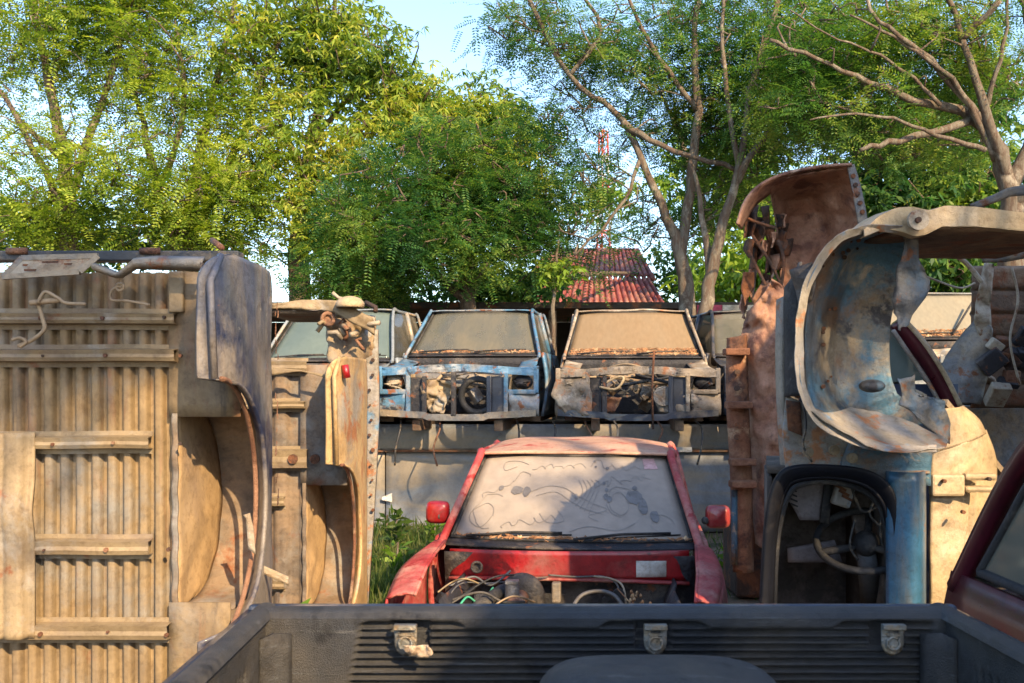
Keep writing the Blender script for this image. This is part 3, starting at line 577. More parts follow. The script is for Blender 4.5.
    if rs and seed == 3:
        sheet([(-.36, .06, .50), (-.38, .05, .34), (-.34, .03, .17)], [(-.05, .10, .48), (-.08, .06, .32), (-.12, .04, .16)], 16, 16, amp=.09, sc_=9, seed=2).build('crushed_condenser', M['under_beam'], t, solid=.008)
        MB().ring((.20, .12, .33), .17, .035, (0, 1, 0), 28).build('fan_shroud', M['rubber'], t)
        MB().grid(lambda u, v: (lerp(-.5, .5, u), .32+.02*v, lerp(.40, .56, v)), 8, 4).build('duct_panel', M['grey_metal'], t, solid=.01, disp=(.03, .1))
    if rs and seed == 6:
        for s in (-1, 1):
            sheet([(s*.48, .04, .34), (s*.48, .04, .16)], [(s*.16, .10, .31), (s*.22, .10, .17)], 10, 8, amp=.04, sc_=9, seed=3).build('lower_plate', M['rust'] if s < 0 else M['car_cream'], t, solid=.012)
        sheet([(-.82, .02, .50), (-.86, .0, .34), (-.70, .0, .12)], [(-.50, .0, .50), (-.46, .0, .34), (-.46, -.02, .14)], 12, 12, amp=.05, sc_=8, seed=5).build('crushed_corner', M['car_cream'], t, solid=.012)
        mb = MB(); wire(mb, [(-.38, .0, .42), (-.22, -.04, .40), (-.14, -.03, .50), (-.20, .0, .52), (-.36, .02, .44)], .014, 24); mb.build('yellow_hose', M['cream'], t)
        MB().tube([(.16, -.05, .78), (.14, -.05, .4), (.15, -.05, .0)], .012, 6).build('steel_rod', M['rust_dark'], t)
        MB().disc((.26, .08, .33), .10, .06).build('pulley', M['alu'], t)
    return t, wf, ws
def debris_strip(ws, wf, v0, v1, n, seed, m=None):
    rd = random.Random(seed); V = []
    for i in range(n):
        u = rd.uniform(.02, .98); v = v0+(v1-v0)*rd.random()**1.6
        p = wf(u, v, .008+.015*rd.random()); a = rd.random()*6.28; L_ = rd.uniform(.012, .04)
        d = Vector((math.cos(a)*L_, .3*math.sin(a)*L_, math.sin(a)*L_*.4)); e = Vector((-math.sin(a), .2, math.cos(a)*.4))*L_*.35
        V += [list(p-d), list(p+e), list(p+d), list(p-e)]
    o = leafmesh('leaf_litter', np.array(V), m or M['debris'], ws, (0, 0, 0)); o['kind'] = 'stuff'

rd_ = random.Random(77)
ROW = 'car bodies in a row on the sheet metal wall'
tb, wfb, wsb = car_body('stripped_pickup', 'blue stripped pickup body on the wall with bare radiator frame and greenish dusty windscreen', (-.56, 9.98, 1.13), R(-8), M['car_blue'], M['glass_blue'], seed=3, group=ROW)
debris_strip(wsb, wfb, 0, .05, 250, 4)
tcr, wfc, wsc = car_body('stripped_pickup', 'sand coated cream stripped pickup body on the wall with leaf litter below its windscreen', (1.26, 9.98, 1.13), R(-4.5), M['car_cream'], M['glass_sand'], seed=6, wb=.72, wt=.60, zb=.76, group=ROW)
debris_strip(wsc, wfc, 0, .14, 900, 5)
tg, wfg, wsg = car_body('stripped_pickup', 'grey pickup body with pale green windscreen on the wall left of the blue one', (-2.15, 9.9, 1.13), R(-9), M['car_grey'], M['glass_green'], seed=9, zb=.72, group=ROW)
tn, wfn, wsn = car_body('stripped_pickup', 'dark navy pickup body on the wall mostly hidden behind the rusty upended shell', (2.98, 10.1, 1.13), R(3), M['car_navy'], M['glass_clear'], seed=12, wb=.68, group=ROW)
t5, wf5, ws5 = car_body('stripped_pickup', 'sand covered pickup body seen through the gap right of the big wheel arch', (4.72, 9.7, 1.30), R(-6), M['car_grey'], M['glass_pale'], seed=15, wb=.78, wt=.68, group=ROW)
debris_strip(ws5, wf5, 0, .16, 900, 8)
for a, b in ((.95, .35),): MB().tube([wf5(.42, .0, .04), wf5(.62, .62, .12)], .012, 5).build('raised_wiper', M['rubber'], t5)

for k, (x, m_) in enumerate(((-1.15, 'wire_dark'), (-.75, 'rust'), (.05, 'wire_dark'), (.42, 'wire_dark'), (.75, 'rust'), (1.05, 'pale_metal'), (1.5, 'rust'), (1.9, 'wire_dark'))):
    ORG = Vector((x, 10.2, 1.15)); mb = MB(); L_ = rd_.uniform(.12, .42)
    wire(mb, [(x, 10.3, 1.2), (x+.02, 10.05, 1.12), (x+rd_.uniform(-.05, .05), 10.0, 1.12-L_*.5), (x+rd_.uniform(-.06, .06), 10.02, 1.12-L_)], .010, 12)
    o_ = mb.build('hanging_cable', M[m_]); o_.location = ORG; tag(o_, 'scrap cable hanging over the wall '+['under the left end of the blue body', 'under the middle of the blue body', 'under the right end of the blue body', 'in the gap between the blue and cream bodies', 'under the left corner of the cream body', 'under the left middle of the cream body', 'under the right middle of the cream body', 'under the right corner of the cream body'][k], 'cable', 'scrap cables hanging below the row of car bodies')
# red car
tr, wfr, wsr = car_body('red_pickup', 'red pickup with dust covered windscreen, doodles and no bonnet parked in the middle', (.215, 4.78, 0), R(-7), M['car_red'], M['glass_red'], zb=.69, zt=1.135, rs=False, seed=21, roofm=M['red_roof'], sidem=M['red_dusty'], pr_=.026, cat='pickup', wb=.695, wt=.57, hose=False, yc=2.6)
debris_strip(wsr, wfr, 0, .03, 200, 14)
# doodles drawn with a finger in the dust
rd = random.Random(5); mb = MB()
def dood(pts, r=.0021):
    sp = smooth_path([Vector((a, b, 0)) for a, b in pts], len(pts)*7); n = len(sp); vs = []
    for i, p in enumerate(sp):
        d = (sp[min(i+1, n-1)]-sp[max(i-1, 0)]); d = Vector((d.x*1.3, d.y*.6, 0)).normalized(); q = Vector((-d.y/1.3, d.x/.6, 0))*r
        vs += [wfr(p.x+q.x, p.y+q.y, .0065), wfr(p.x-q.x, p.y-q.y, .0065)]
    mb.add(vs, [(2*i, 2*i+1, 2*i+3, 2*i+2) for i in range(n-1)])
def loop(cx, cy, rx, ry, a0=0, a1=6.3, wob=.15, n=9):
    return [(cx+rx*math.cos(a0+(a1-a0)*i/n)*(1+rd.uniform(-wob, wob)), cy+ry*math.sin(a0+(a1-a0)*i/n)*(1+rd.uniform(-wob, wob))) for i in range(n+1)]
def cloud(x0, y0, x1, y1, n, h):
    o = []
    for i in range(n*3+1):
        t_ = i/(n*3); o.append((lerp(x0, x1, t_)+rd.uniform(-.018, .018), lerp(y0, y1, t_)+h*abs(math.sin((t_+rd.uniform(-.03, .03))*n*math.pi))*rd.uniform(.5, 1.5)))
    return o
dood(loop(.10, .25, .05, .13)); dood(loop(.13, .33, .07, .2, 1, 5)); dood(cloud(.06, .45, .28, .72, 4, .08)); dood(cloud(.20, .10, .42, .22, 4, .06))
dood([(.30, .55), (.38, .62), (.46, .60), (.52, .52), (.60, .42), (.66, .35), (.58, .28), (.62, .22)]); dood([(.33, .50), (.42, .55), (.50, .44), (.56, .36), (.64, .30)])
for k in range(5): dood([(.50+.02*k, .42-.03*k), (.55+.02*k, .55+.02*k), (.53+.02*k, .70)], .002)
dood(cloud(.62, .60, .88, .70, 5, .08)); dood(loop(.72, .42, .04, .12)); dood(loop(.73, .43, .07, .18, .5, 4.6)); dood(cloud(.30, .80, .55, .84, 5, .06)); dood(cloud(.60, .85, .84, .80, 4, .07))
dood(loop(.90, .18, .05, .10, 0, 5)); dood([(.20, .85), (.14, .80), (.13, .90), (.20, .92), (.26, .88)]); dood([(.50, .10), (.58, .16), (.70, .12), (.78, .2)]); dood([(.36, .30), (.40, .20), (.47, .22), (.44, .34)])
mb.build('finger_doodles', M['doodle'], wsr)
mb = MB()
def blob(cx, cy, rx, ry, n=14):
    vs = [wfr(cx, cy, .0085)]+[wfr(cx+rx*math.cos(6.283*i/n)*rd.uniform(.8, 1.15), cy+ry*math.sin(6.283*i/n)*rd.uniform(.8, 1.15), .0085) for i in range(n)]
    MB().add(vs, [(0, 1+i, 1+(i+1) % n) for i in range(n)]).build('smudge', M['smudge'], wsr)
for b_ in ((.79, .49, .038, .085), (.825, .38, .02, .10), (.87, .27, .02, .07), (.66, .50, .012, .04), (.675, .47, .014, .035), (.655, .66, .008, .02), (.675, .84, .009, .02), (.61, .93, .006, .015), (.615, .86, .006, .015), (.665, .575, .008, .025), (.23, .56, .03, .05), (.28, .55, .02, .06), (.52, .50, .008, .03), (.80, .60, .012, .03), (.15, .58, .012, .03)): blob(*b_)
MB().add([wfr(.865, .83, .006), wfr(.935, .83, .006), wfr(.925, .96, .006), wfr(.865, .96, .006)], [(0, 1, 2, 3)]).build('sticker', mat('sticker_pink', (.52, .33, .33), [], .6), wsr)
# outer fenders, firewall colour, cowl shelf
for s in (-1, 1):
    e_ = .05 if s < 0 else 0
    A = [(s*.80, .86, .66), (s*(.815+e_*.5), .6, .635), (s*(.81+e_), .35, .60), (s*(.76+e_*1.6), .02, .53)]
    B = [(s*.715, .91, .685), (s*(.70+e_*.3), .6, .66), (s*(.69+e_*.5), .35, .625), (s*(.66+e_*.8), .02, .555)]
    sheet(B, A, 6, 14, fn=lambda u, v: (0, 0, .016*math.sin(math.pi*u)-.010*math.exp(-((u-.45)/.08)**2)), sm=True).build('fender_top', M['red_dusty'], tr, solid=.012)
    Cc = [(s*.82, .92, .10), (s*(.83+e_*.5), .6, .30), (s*(.82+e_), .35, .28), (s*(.77+e_*1.6), .02, .15)]
    sheet(A, Cc, 8, 14, fn=lambda u, v: (s*.02*math.sin(math.pi*u), 0, 0), sm=True).build('fender_side', M['red_dusty'], tr, solid=.012)
    MB().tube([B[3], B[2], B[1], B[0]], .010, 6).build('bonnet_gutter', M['red_dusty'], tr)
    # mirrors
    x = .85 if s > 0 else -.80; y = 1.10; z = .82
    arm = MB().tube([(s*.77, 1.06, .80), (s*.80, 1.09, .80)], .022, 8)
    mr_ = MB().grid(lambda u, v: Vector((x, y, z))+Vector((math.copysign(abs(math.cos(2*math.pi*u))**.5, math.cos(2*math.pi*u))*.072*math.sin(math.pi*v)**.35, -.05*math.cos(math.pi*v) , math.copysign(abs(math.sin(2*math.pi*u))**.5, math.sin(2*math.pi*u))*.068*math.sin(math.pi*v)**.35)), 24, 10)
    mo = mr_.build('mirror', M['red_gloss'], tr); arm.build('mirror_arm', M['rubber'], mo)
MB().grid(lambda u, v: ((u*2-1)*.67, .745-.01*v+.07*(u*2-1)**2, lerp(.51, .662, v)+.009*(u*2-1)-.018*(u*2-1)**2*(1-v)), 20, 6).build('upper_firewall', M['car_red'], tr, solid=.012)
MB().grid(lambda u, v: ((u*2-1)*.67, lerp(.69, .745, v)+.07*(u*2-1)**2, .512-.02*(u*2-1)**2), 20, 2).build('firewall_ledge', M['red_dusty'], tr, solid=.014)
MB().grid(lambda u, v: (lerp(.38, .545, u), .732+.07*lerp(.57, .81, u)**2-.004, lerp(.525, .615, v)), 3, 3).build('paper_label', M['paper'], tr, solid=.002)
MB().ring((-.50, .70, .57), .028, .008, (0, 1, 0)).disc((-.50, .72, .57), .026, .01).build('firewall_port', M['bay_dark'], tr)
bo = MB().grid(lambda u, v: Vector((-.235, .60, .44))+Vector((math.cos(2*math.pi*u)*.125*math.sin(math.pi*v)**.5, -.06*math.cos(math.pi*v), math.sin(2*math.pi*u)*.125*math.sin(math.pi*v)**.5)), 28, 10).build('brake_booster', M['bay_dark'], tr)
MB().tube([(-.235, .55, .44), (-.26, .38, .44)], [.045, .035], 12).build('master_cylinder', M['rust_soft'], bo)
MB().tube([(-.27, .44, .44), (-.27, .44, .535)], [.042, .036], 12).box((-.27, .44, .545), (.07, .07, .02)).build('fluid_reservoir', M['alu'], bo, bevel=.005)
MB().box((-.05, .62, .46), (.05, .05, .11)).build('relay_box', M['grey_metal'], tr, bevel=.01)
for i, (pts, r, m_) in enumerate([
    ([(-.63, .2, .40), (-.50, .35, .50), (-.36, .50, .56), (-.20, .66, .54)], .005, 'rubber'), ([(-.60, .12, .42), (-.55, .40, .53), (-.40, .62, .50), (-.1, .68, .53)], .004, 'plastic_grey'),
    ([(-.52, .1, .44), (-.48, .25, .50), (-.42, .3, .46), (-.38, .5, .5)], .006, 'wire_green'), ([(-.62, .3, .45), (-.42, .28, .52), (-.30, .3, .47), (-.2, .4, .45)], .007, 'rubber'),
    ([(-.5, .1, .40), (-.40, .30, .46), (-.33, .55, .48)], .035, 'rubber'), ([(-.55, .55, .46), (-.45, .5, .52), (-.50, .3, .5), (-.6, .25, .44)], .005, 'rubber'),
    ([(-.1, .70, .535), (.05, .695, .53), (.2, .69, .535), (.28, .64, .50), (.28, .6, .40)], .006, 'plastic_grey'), ([(.15, .67, .54), (.25, .66, .53), (.31, .60, .50), (.33, .58, .38)], .006, 'pale_metal'),
    ([(.02, .35, .36), (.08, .5, .46), (.18, .55, .485), (.27, .55, .46), (.33, .5, .38)], .011, 'plastic_grey'), ([(-.65, .35, .5), (-.6, .45, .53), (-.52, .42, .56), (-.46, .5, .52), (-.5, .6, .5)], .005, 'under_beam'),
    ([(-.62, .5, .5), (-.5, .58, .54), (-.4, .56, .5), (-.3, .62, .57)], .006, 'plastic_grey'), ([(-.35, .2, .46), (-.25, .3, .5), (-.15, .45, .44)], .005, 'wire_col')]):
    mb = MB(); wire(mb, pts, r, 26); mb.build('hose', M[m_], tr)
for k in range(9):
    c = (rd.uniform(-.62, -.36), rd.uniform(.12, .5), rd.uniform(.36, .44)); MB().box(c, (rd.uniform(.05, .14), rd.uniform(.05, .12), rd.uniform(.04, .09)), (rd.random(), rd.random()*.5, rd.random())).build('engine_fitting', M[rd.choice(['bay_dark', 'alu', 'rubber', 'car_navy', 'under_beam'])], tr, bevel=.01)
for k in range(7):
    c = (rd.uniform(.0, .6), .60, rd.uniform(.30, .46)); MB().disc(c, rd.uniform(.015, .05), .03).build('grommet', M['rubber'], tr)
mb = MB()
for k in range(26):
    p = Vector((.36+rd.gauss(0, .035), .55+rd.gauss(0, .04), .42+rd.gauss(0, .04))); mb.ball(p, (.009, .009, .012), 5, 4)
mb.tube([(.28, .56, .50), (.36, .52, .42), (.44, .5, .36)], .004, 4).build('dry_twig', M['debris'], tr)

# ------------------------------------------------------------------ upended truck beds, seen from below
def upended_bed(name, label, X, Yn, zc, zt_, width, ma, panelm, depth=.73, r=.41, group=None, nrib=24, beams=((1.78, 0, 1), (1.42, 0, .9)), tunnel=True, label_p=None):
    """X: outer side panel, Yn: skirt edge nearest the viewer, zc: arch centre height"""
    global ORG
    ORG = Vector((X-width/2, Yn+.4, 0)); t = thing(name, label, 'truck bed', ORG, 0, group)
    yf = Yn+.30; xl = X-width; xr = X-.235
    rw = r*.83; wx0 = X-.215; sy = 1.22; zw = zc-.035
    # ribbed floor (ribs run up the bed)
    def fl(u, v):
        x = lerp(xl, xr, u); k = (u*nrib) % 1
        d = min(1, max(0, .55-1.25*math.cos(2*math.pi*(k-.22))))
        z = lerp(.02, zt_-.04, v)
        return (x, yf+.030*d+.006*noise.noise(Vector((x*2, 0, z*2))), z)
    MB().grid(fl, nrib*14, 30, True).build('ribbed_floor', ma, t, solid=.008)
    # flat margin between ribs and side
    MB().grid(lambda u, v: (lerp(xr-.004, X+.005, u), yf-.006, lerp(zw+rw*.93, zt_-.04, v)), 4, 10).build('floor_margin', ma, t, solid=.008)
    MB().grid(lambda u, v: (lerp(xr-.004, X-.03, u), yf-.006, lerp(.02, zw-rw*.93, v)), 4, 10).build('floor_margin', ma, t, solid=.008)
    # wheel well: curved back, inner wall
    back = MB().grid(lambda u, v: (lerp(wx0+.012, X-.02, u), yf+rw*sy*math.sin(math.pi*v)**.45+.008*noise.noise(Vector((u*3, v*6, 1))), zw-rw*math.cos(math.pi*v)), 8, 30)
    back.build('wheel_well', M['well'], t, solid=.008)
    MB().grid(lambda u, v: (wx0+.03*math.sin(math.pi*v)*u+.012*noise.noise(Vector((u*4, v*7, 3))), yf+rw*sy*(math.sin(math.pi*v)**.45)*u, zw-rw*math.cos(math.pi*v)), 10, 30).build('well_wall', M['wellwall'], t, solid=.008)
    MB().grid(lambda u, v: (lerp(wx0-.014, wx0+.006, u), yf-.006+.006*math.sin(v*40), zw+lerp(-rw-.03, rw+.03, v)), 3, 40).build('weld_flange', M['well'], t, solid=.008)
    # side panel with arch cut out
    yF = Yn+depth
    def pn(u, v):
        z = lerp(.0, zt_, v); c = r*r-(z-zc)**2
        y0 = Yn+(math.sqrt(c)*1.04 if c > 0 else 0)
        top = max(0, 1-(zt_-z)/.10); y0 += .12*(1-math.sqrt(max(0, 1-top*top)))
        y = lerp(y0, yF-.05*(1-math.sqrt(max(0, 1-top*top))), u)
        bul = .03*math.sin(math.pi*(y-Yn)/depth)
        near = max(0, 1-(y-Yn)/.14); bul -= .05*near*near
        if c > 0: bul += .03*max(0, 1-(y-y0)/.05)
        return (X+bul+.006*noise.noise(Vector((y*4, z*4, 0))), y, z)
    p = MB().grid(pn, 26, 110).build('side_panel', panelm, t, solid=.012)
    lip = [Vector((X+.022, Yn+r*1.04*math.sin(a), zc-r*math.cos(a))) for a in np.linspace(.02, math.pi-.02, 40)]
    MB().tube(lip, .009, 6).build('arch_lip', M['rust'], p)
    MB().tube([(X-.0, Yn+.01, zc+r), (X-.01, Yn+.0, zt_-.1), (X, Yn+.08, zt_-.01)], .012, 6).build('skirt_edge', panelm, p)
    # folded inner lip of the skirt
    MB().grid(lambda u, v: (lerp(X-.045, X-.09, u), lerp(Yn+.02, yf, u**.7), lerp(zc+r+.02, zt_-.04, v)), 5, 12).build('skirt_return', M['under_dark'], p, solid=.008)
    for z, a, b, h in beams:
        x0 = lerp(xl, xr, a); x1 = lerp(xl, xr+.05, b)
        mb = MB(); pr = [(-.002, -h/2-.022), (-.004, -h/2-.004), (-.042, -h/2), (-.048, -h*.18), (-.044, h*.12), (-.050, h/2), (-.004, h/2+.004), (-.002, h/2+.020)]
        rows = []
        n = 20
        mb.grid(lambda u, v: (lerp(x0, x1, u), yf-.004+pr[int(round(v*7))][0]*(1+.05*noise.noise(Vector((u*6, z, 0)))), z+pr[int(round(v*7))][1]+.003*noise.noise(Vector((u*5, z*3, 2)))), n, 7, False)
        mb.build('crossmember', M['under_beam'], t, solid=.004)
    return t, yf, xl, xr
A_, yfa, xla, xra = upended_bed('upended_truck_bed', 'big upended truck bed with dark blue side, ribbed underside and empty wheel arch', -.93, 3.10, 1.20, 2.015, 1.75, M['under_tan'], M['blue_panel'], group='upended truck beds on the left', nrib=28,
    beams=((1.815, 0, .985, .03), (1.69, 0, .985, .035), (1.395, .30, .93, .035), (1.04, .30, .93, .042), (.755, 0, .97, .045), (.38, 0, .97, .04)))
# chassis strap at far left, top hinge bar, towing plate, bent bar, loose cable
MB().grid(lambda u, v: (lerp(P(-22, 0, 3.35).x, P(35, 0, 3.35).x, u), yfa-.05-.02*math.exp(-((v-.62)/.10)**2)-.030*min(1, max(0, min(u-.12, .88-u)*14))+.012*math.exp(-((u-.5)/.07)**2), lerp(.74, 1.43, v)), 24, 40).build('chassis_strap', M['under_beam'], A_, solid=.012)
MB().box((-1.80, yfa+.02, 2.03), (1.74, .07, .035)).build('hinge_bar', M['black_bar'], A_, bevel=.006)
for x in (15, 148): MB().tube([P(x-8, 251, yfa-.02), P(x+12, 251, yfa-.02)], .012, 8).build('hinge_pin', M['rust'], A_)
pl = [P(3, 277, 3.28), P(22, 258, 3.30), P(98, 256, 3.30), P(80, 272, 3.28)]
mb = MB()
for a, b in zip(pl, pl[1:]+pl[:1]): mb.tube([a, b], .012, 4, False)
MB().add(pl, [(0, 1, 2, 3)]).build('rusty_plate', M['pale_metal'], A_, solid=.006)
mb.build('plate_frame', M['grey_metal'], A_)
for (x, y, w_) in ((30, 270, 12), (50, 262, 16), (68, 264, 8), (25, 265, 5)): MB().prism([(x-w_/2, y-1), (x+w_/2, y-1), (x+w_/2-1, y+1), (x-w_/2, y+1)], 3.268, .004).build('plate_slot', M['rust_dark'], A_)
mb = MB(); sheet(px3([(95, 264), (120, 274), (135, 259), (160, 257), (205, 258)], 3.28), px3([(95, 270), (120, 278), (137, 268), (160, 269), (205, 270)], 3.28), 3, 20, fn=lambda u, v: (0, -.03*math.sin(math.pi*u), 0)).build('bent_bar', M['grey_metal'], A_, solid=.01)
MB().box(P(177, 292, yfa-.02), (.05, .03, .14)).build('bracket', M['under_beam'], A_, bevel=.006)
mb = MB(); wire(mb, px3([(38, 303), (43, 320), (44, 330), (32, 340), (18, 346)], 3.30), .007); wire(mb, px3([(38, 303), (45, 292), (58, 298), (66, 303), (86, 304)], 3.28), .006); wire(mb, px3([(30, 303), (40, 302), (60, 300)], 3.29), .010)
wire(mb, px3([(150, 305), (128, 301), (112, 300), (111, 292), (117, 287), (122, 287)], 3.31), .005); mb.ring(P(120, 287, 3.31), .012, .005)
wire(mb, px3([(12, 340), (20, 338), (26, 342), (20, 347)], 3.29), .006); mb.build('loose_cable', M['wire_col'], A_)
mb = MB(); sheet(px3([(243, 515), (246, 518), (249, 548)], 3.42), px3([(250, 513), (254, 530), (256, 555)], 3.42), 3, 8, amp=.01).build('bent_tab', M['pale_metal'], A_, solid=.006)
mb = MB(); mb.tube([P(212, 240, 3.4), P(222, 248, 3.3)], .01, 6).build('rusty_stub', M['rust'], A_)
sheet(px3([(256, 562), (262, 565), (288, 577)], 3.6), px3([(256, 570), (264, 574), (288, 586)], 3.6), 3, 8, amp=.008).build('torn_strip', M['pale_metal'], A_, solid=.005)
for zb_ in (1.815, 1.69, 1.395, 1.04, .755, .38):
    for kx in range(5):
        xx = -2.0+kx*.215+rd.uniform(-.03, .03); MB().disc((xx, yfa-.055, zb_+rd.uniform(-.006, .006)), rd.uniform(.004, .008), .012, (0, 1, 0), 10).build('bolt', M['rust'] if kx % 2 else M['rust_dark'], A_)
# rust chips along the far edge of the panel
mb = MB()
for k in range(26):
    y = 3.80+rd.gauss(0, .02); z = rd.uniform(1.1, 2.0); x = -.902; r_ = rd.uniform(.004, .012)
    mb.add([(x+.004, y-r_, z-r_*1.6), (x+.003, y+r_, z-r_), (x+.002, y+r_*.7, z+r_*1.8), (x+.005, y-r_*.8, z+r_)], [(0, 1, 2, 3)])
mb.build('rust_chip', M['rust'], A_, solid=.002)['kind'] = 'stuff'

B_, yfb, xlb, xrb = upended_bed('upended_truck_bed', 'narrow tan upended truck bed standing behind the big blue sided one', -.865, 4.90, .78, 1.73, 1.5, M['well'], M['tan_panel'], depth=1.0, group='upended truck beds on the left', nrib=9,
    beams=((1.68, 0, .99, .05), (1.20, 0, .99, .09), (.98, 0, .9, .04), (.55, 0, .9, .04), (1.48, .5, .98, .03)))
discs('drain_hole', M['rust_dark'], B_, [(P(x, 459, yfb-.055), .025, .02) for x in (293, 315)])
MB().tube([P(339, 365, 5.0)+Vector((.03, 0, 0)), P(341, 378, 5.0)+Vector((.03, 0, 0))], .02, 6).build('tail_lamp_scrap', M['red_gloss'], B_)
sheet(px3([(268, 367), (300, 370), (334, 376)], 5.05), px3([(268, 376), (300, 371), (334, 380)], 5.05), 3, 10).build('top_lip', M['under_beam'], B_, solid=.01)

# stripped cab frame behind B: white pillar with rusty junction
ORG = P(370, 382, 6.3); ORG.z = 0
f_ = thing('upended_cab_frame', 'white holed pillar with rusty crushed head standing behind the tan truck bed', 'car part', ORG)
sheet(px3([(365, 330), (366, 420), (366, 530), (362, 640)], 6.3), px3([(378, 330), (379, 420), (373, 530), (366, 640)], 6.3), 4, 30, amp=.01, sm=True).build('pillar', M['flange'], f_, solid=.05)
discs('pillar_hole', M['rust_dark'], f_, [(P(371+rd.uniform(-2, 2), 345+k*15, 6.26), rd.uniform(.006, .013), .02) for k in range(12)])
sheet(px3([(322, 306), (324, 330), (328, 362)], 6.2), px3([(374, 318), (376, 340), (374, 362)], 6.3), 16, 16, amp=.07, sc_=6).build('crushed_panel', M['under_tan'], f_, solid=.02)
sheet(px3([(270, 304), (300, 301), (335, 300), (372, 318)], 6.1), px3([(270, 309), (300, 309), (335, 312), (374, 335)], 6.1), 6, 24, amp=.03, sc_=8).build('head_rail', M['under_beam'], f_, solid=.03)
MB().grid(lambda u, v: P(lerp(262, 330, u), 312, 6.15)+Vector((0, .9*v, .0)), 6, 6).build('head_plate', M['under_dark'], f_, solid=.02)
MB().grid(lambda u, v: P(350, 305, 6.05)+Vector((.085*math.cos(6.283*u)*math.sin(math.pi*v*.6), .07*math.sin(6.283*u)*math.sin(math.pi*v*.6), .05*math.cos(math.pi*v*.6))), 18, 8).build('strut_cup', M['cream'], f_, solid=.01)
for k in range(16):
    p = P(rd.uniform(326, 376), rd.uniform(302, 345), 6.15); d = Vector((rd.gauss(0, .05), rd.gauss(0, .03), rd.gauss(0, .05)))
    MB().tube([p, p+d, p+d*1.5+Vector((rd.gauss(0, .03), 0, rd.gauss(0, .03)))], rd.uniform(.008, .025), 7).build('bracket_scrap', M[rd.choice(['rust', 'under_beam', 'rust_dark', 'pale_metal', 'grey_metal'])], f_)
MB().ring(P(328, 319, 6.1), .035, .014).disc(P(328, 319, 6.12), .03, .03).build('bushing', M['rust'], f_)

# ------------------------------------------------------------------ right: upended blue front end with cab
YC = 4.3
ORG = P(850, 382, YC+.4); ORG.z = 0
c_ = thing('upended_front_clip', 'upended blue truck front end with scooped wheel arch above a steering wheel window', 'car wreck', ORG)
Oo = px3([(905, 226, 4.1), (868, 226, 4.06), (835, 240, 4.0), (808, 284, 3.98), (799, 335, 3.98), (802, 388, 3.98), (820, 424, 3.95), (852, 443, 3.92), (895, 452, 3.9), (940, 452, 3.9)])
Ii = px3([(918, 226, 4.35), (919, 240, 4.4), (918, 262, 4.5), (908, 290, 4.55), (900, 325, 4.6), (899, 360, 4.6), (903, 385, 4.55), (915, 402, 4.5), (930, 418, 4.4), (950, 440, 4.2)])
def archfn(u, v):
    e = u**.55
    st = .028*math.exp(-((u-.30)/.035)**2)-.022*math.exp(-((u-.46)/.05)**2)+.02*math.exp(-((u-.66)/.04)**2)*(1 if .3 < v < .8 else .3)+.02*math.exp(-((v-.72)/.02)**2)
    dx = -.05*math.sin(math.pi*u)
    return (dx, .34*math.sin(math.pi*min(u*.9, 1))**.8*(1-.25*v)+st, -.04*math.sin(math.pi*u)*v)
sheet(Oo, Ii, 44, 60, fn=archfn, amp=.016, sc_=5, seed=2, sm=True).build('wheel_arch', M['arch_blue'], c_, solid=.004)
Of = [p+Vector((-.018, -.01, 0)) for p in Oo]
In_ = []
cc = P(895, 335, 4.0)
for p in Oo: d = (cc-p); d.y = 0; In_.append(p+d.normalized()*.024+Vector((0, .02, 0)))
sheet(Of, In_, 4, 120, amp=.006, sc_=7, sm=True, rag=.006, flat=True).build('arch_flange', M['flange'], c_, solid=.003)
# lower skirt (lit cream lip)
sheet(px3([(812, 412, 3.96), (850, 438, 3.9), (895, 452, 3.86), (945, 449, 3.9)]), px3([(850, 408, 4.2), (870, 412, 4.2), (905, 420, 4.2), (948, 440, 4.1)]), 8, 40, fn=lambda u, v: (0, 0, -.01*math.sin(math.pi*u)), amp=.012, sc_=6, sm=True, flat=True, rag=.010).build('arch_skirt', M['flange'], c_, solid=.004)
mb = MB()
for k in range(34):
    t_ = rd.random(); p = Oo[min(int(t_*9), 8)].lerp(Oo[min(int(t_*9), 8)+1], (t_*9) % 1); q = Ii[min(int(t_*9), 8)].lerp(Ii[min(int(t_*9), 8)+1], (t_*9) % 1); u = rd.uniform(.12, .6)
    w_ = p.lerp(q, u)+Vector(archfn(u, t_)); MB().disc(w_+Vector((0, -.014, 0)), rd.uniform(.005, .011), .014, (.3, 1, 0), 10).build('bolt_hole', M['rust_dark'], c_)
MB().ball(P(872, 386, 4.45), (.06, .05, .03)).build('seam_boss', M['arch_blue'], c_)
# torn flaps
sheet(px3([(903, 232), (899, 268), (893, 300), (897, 330)], 4.3), px3([(921, 240), (922, 262), (931, 288), (903, 326)], 4.3), 8, 16, amp=.07, sc_=5, sm=True, rag=.03).build('torn_flap', M['dull_steel'], c_, solid=.003)
sheet(px3([(897, 378), (900, 392), (905, 405), (918, 420)], 4.22), px3([(914, 376), (917, 394), (946, 401), (950, 446)], 4.22), 8, 16, amp=.06, sc_=5, seed=3, rag=.03).build('torn_flap', M['dull_steel'], c_, solid=.003)
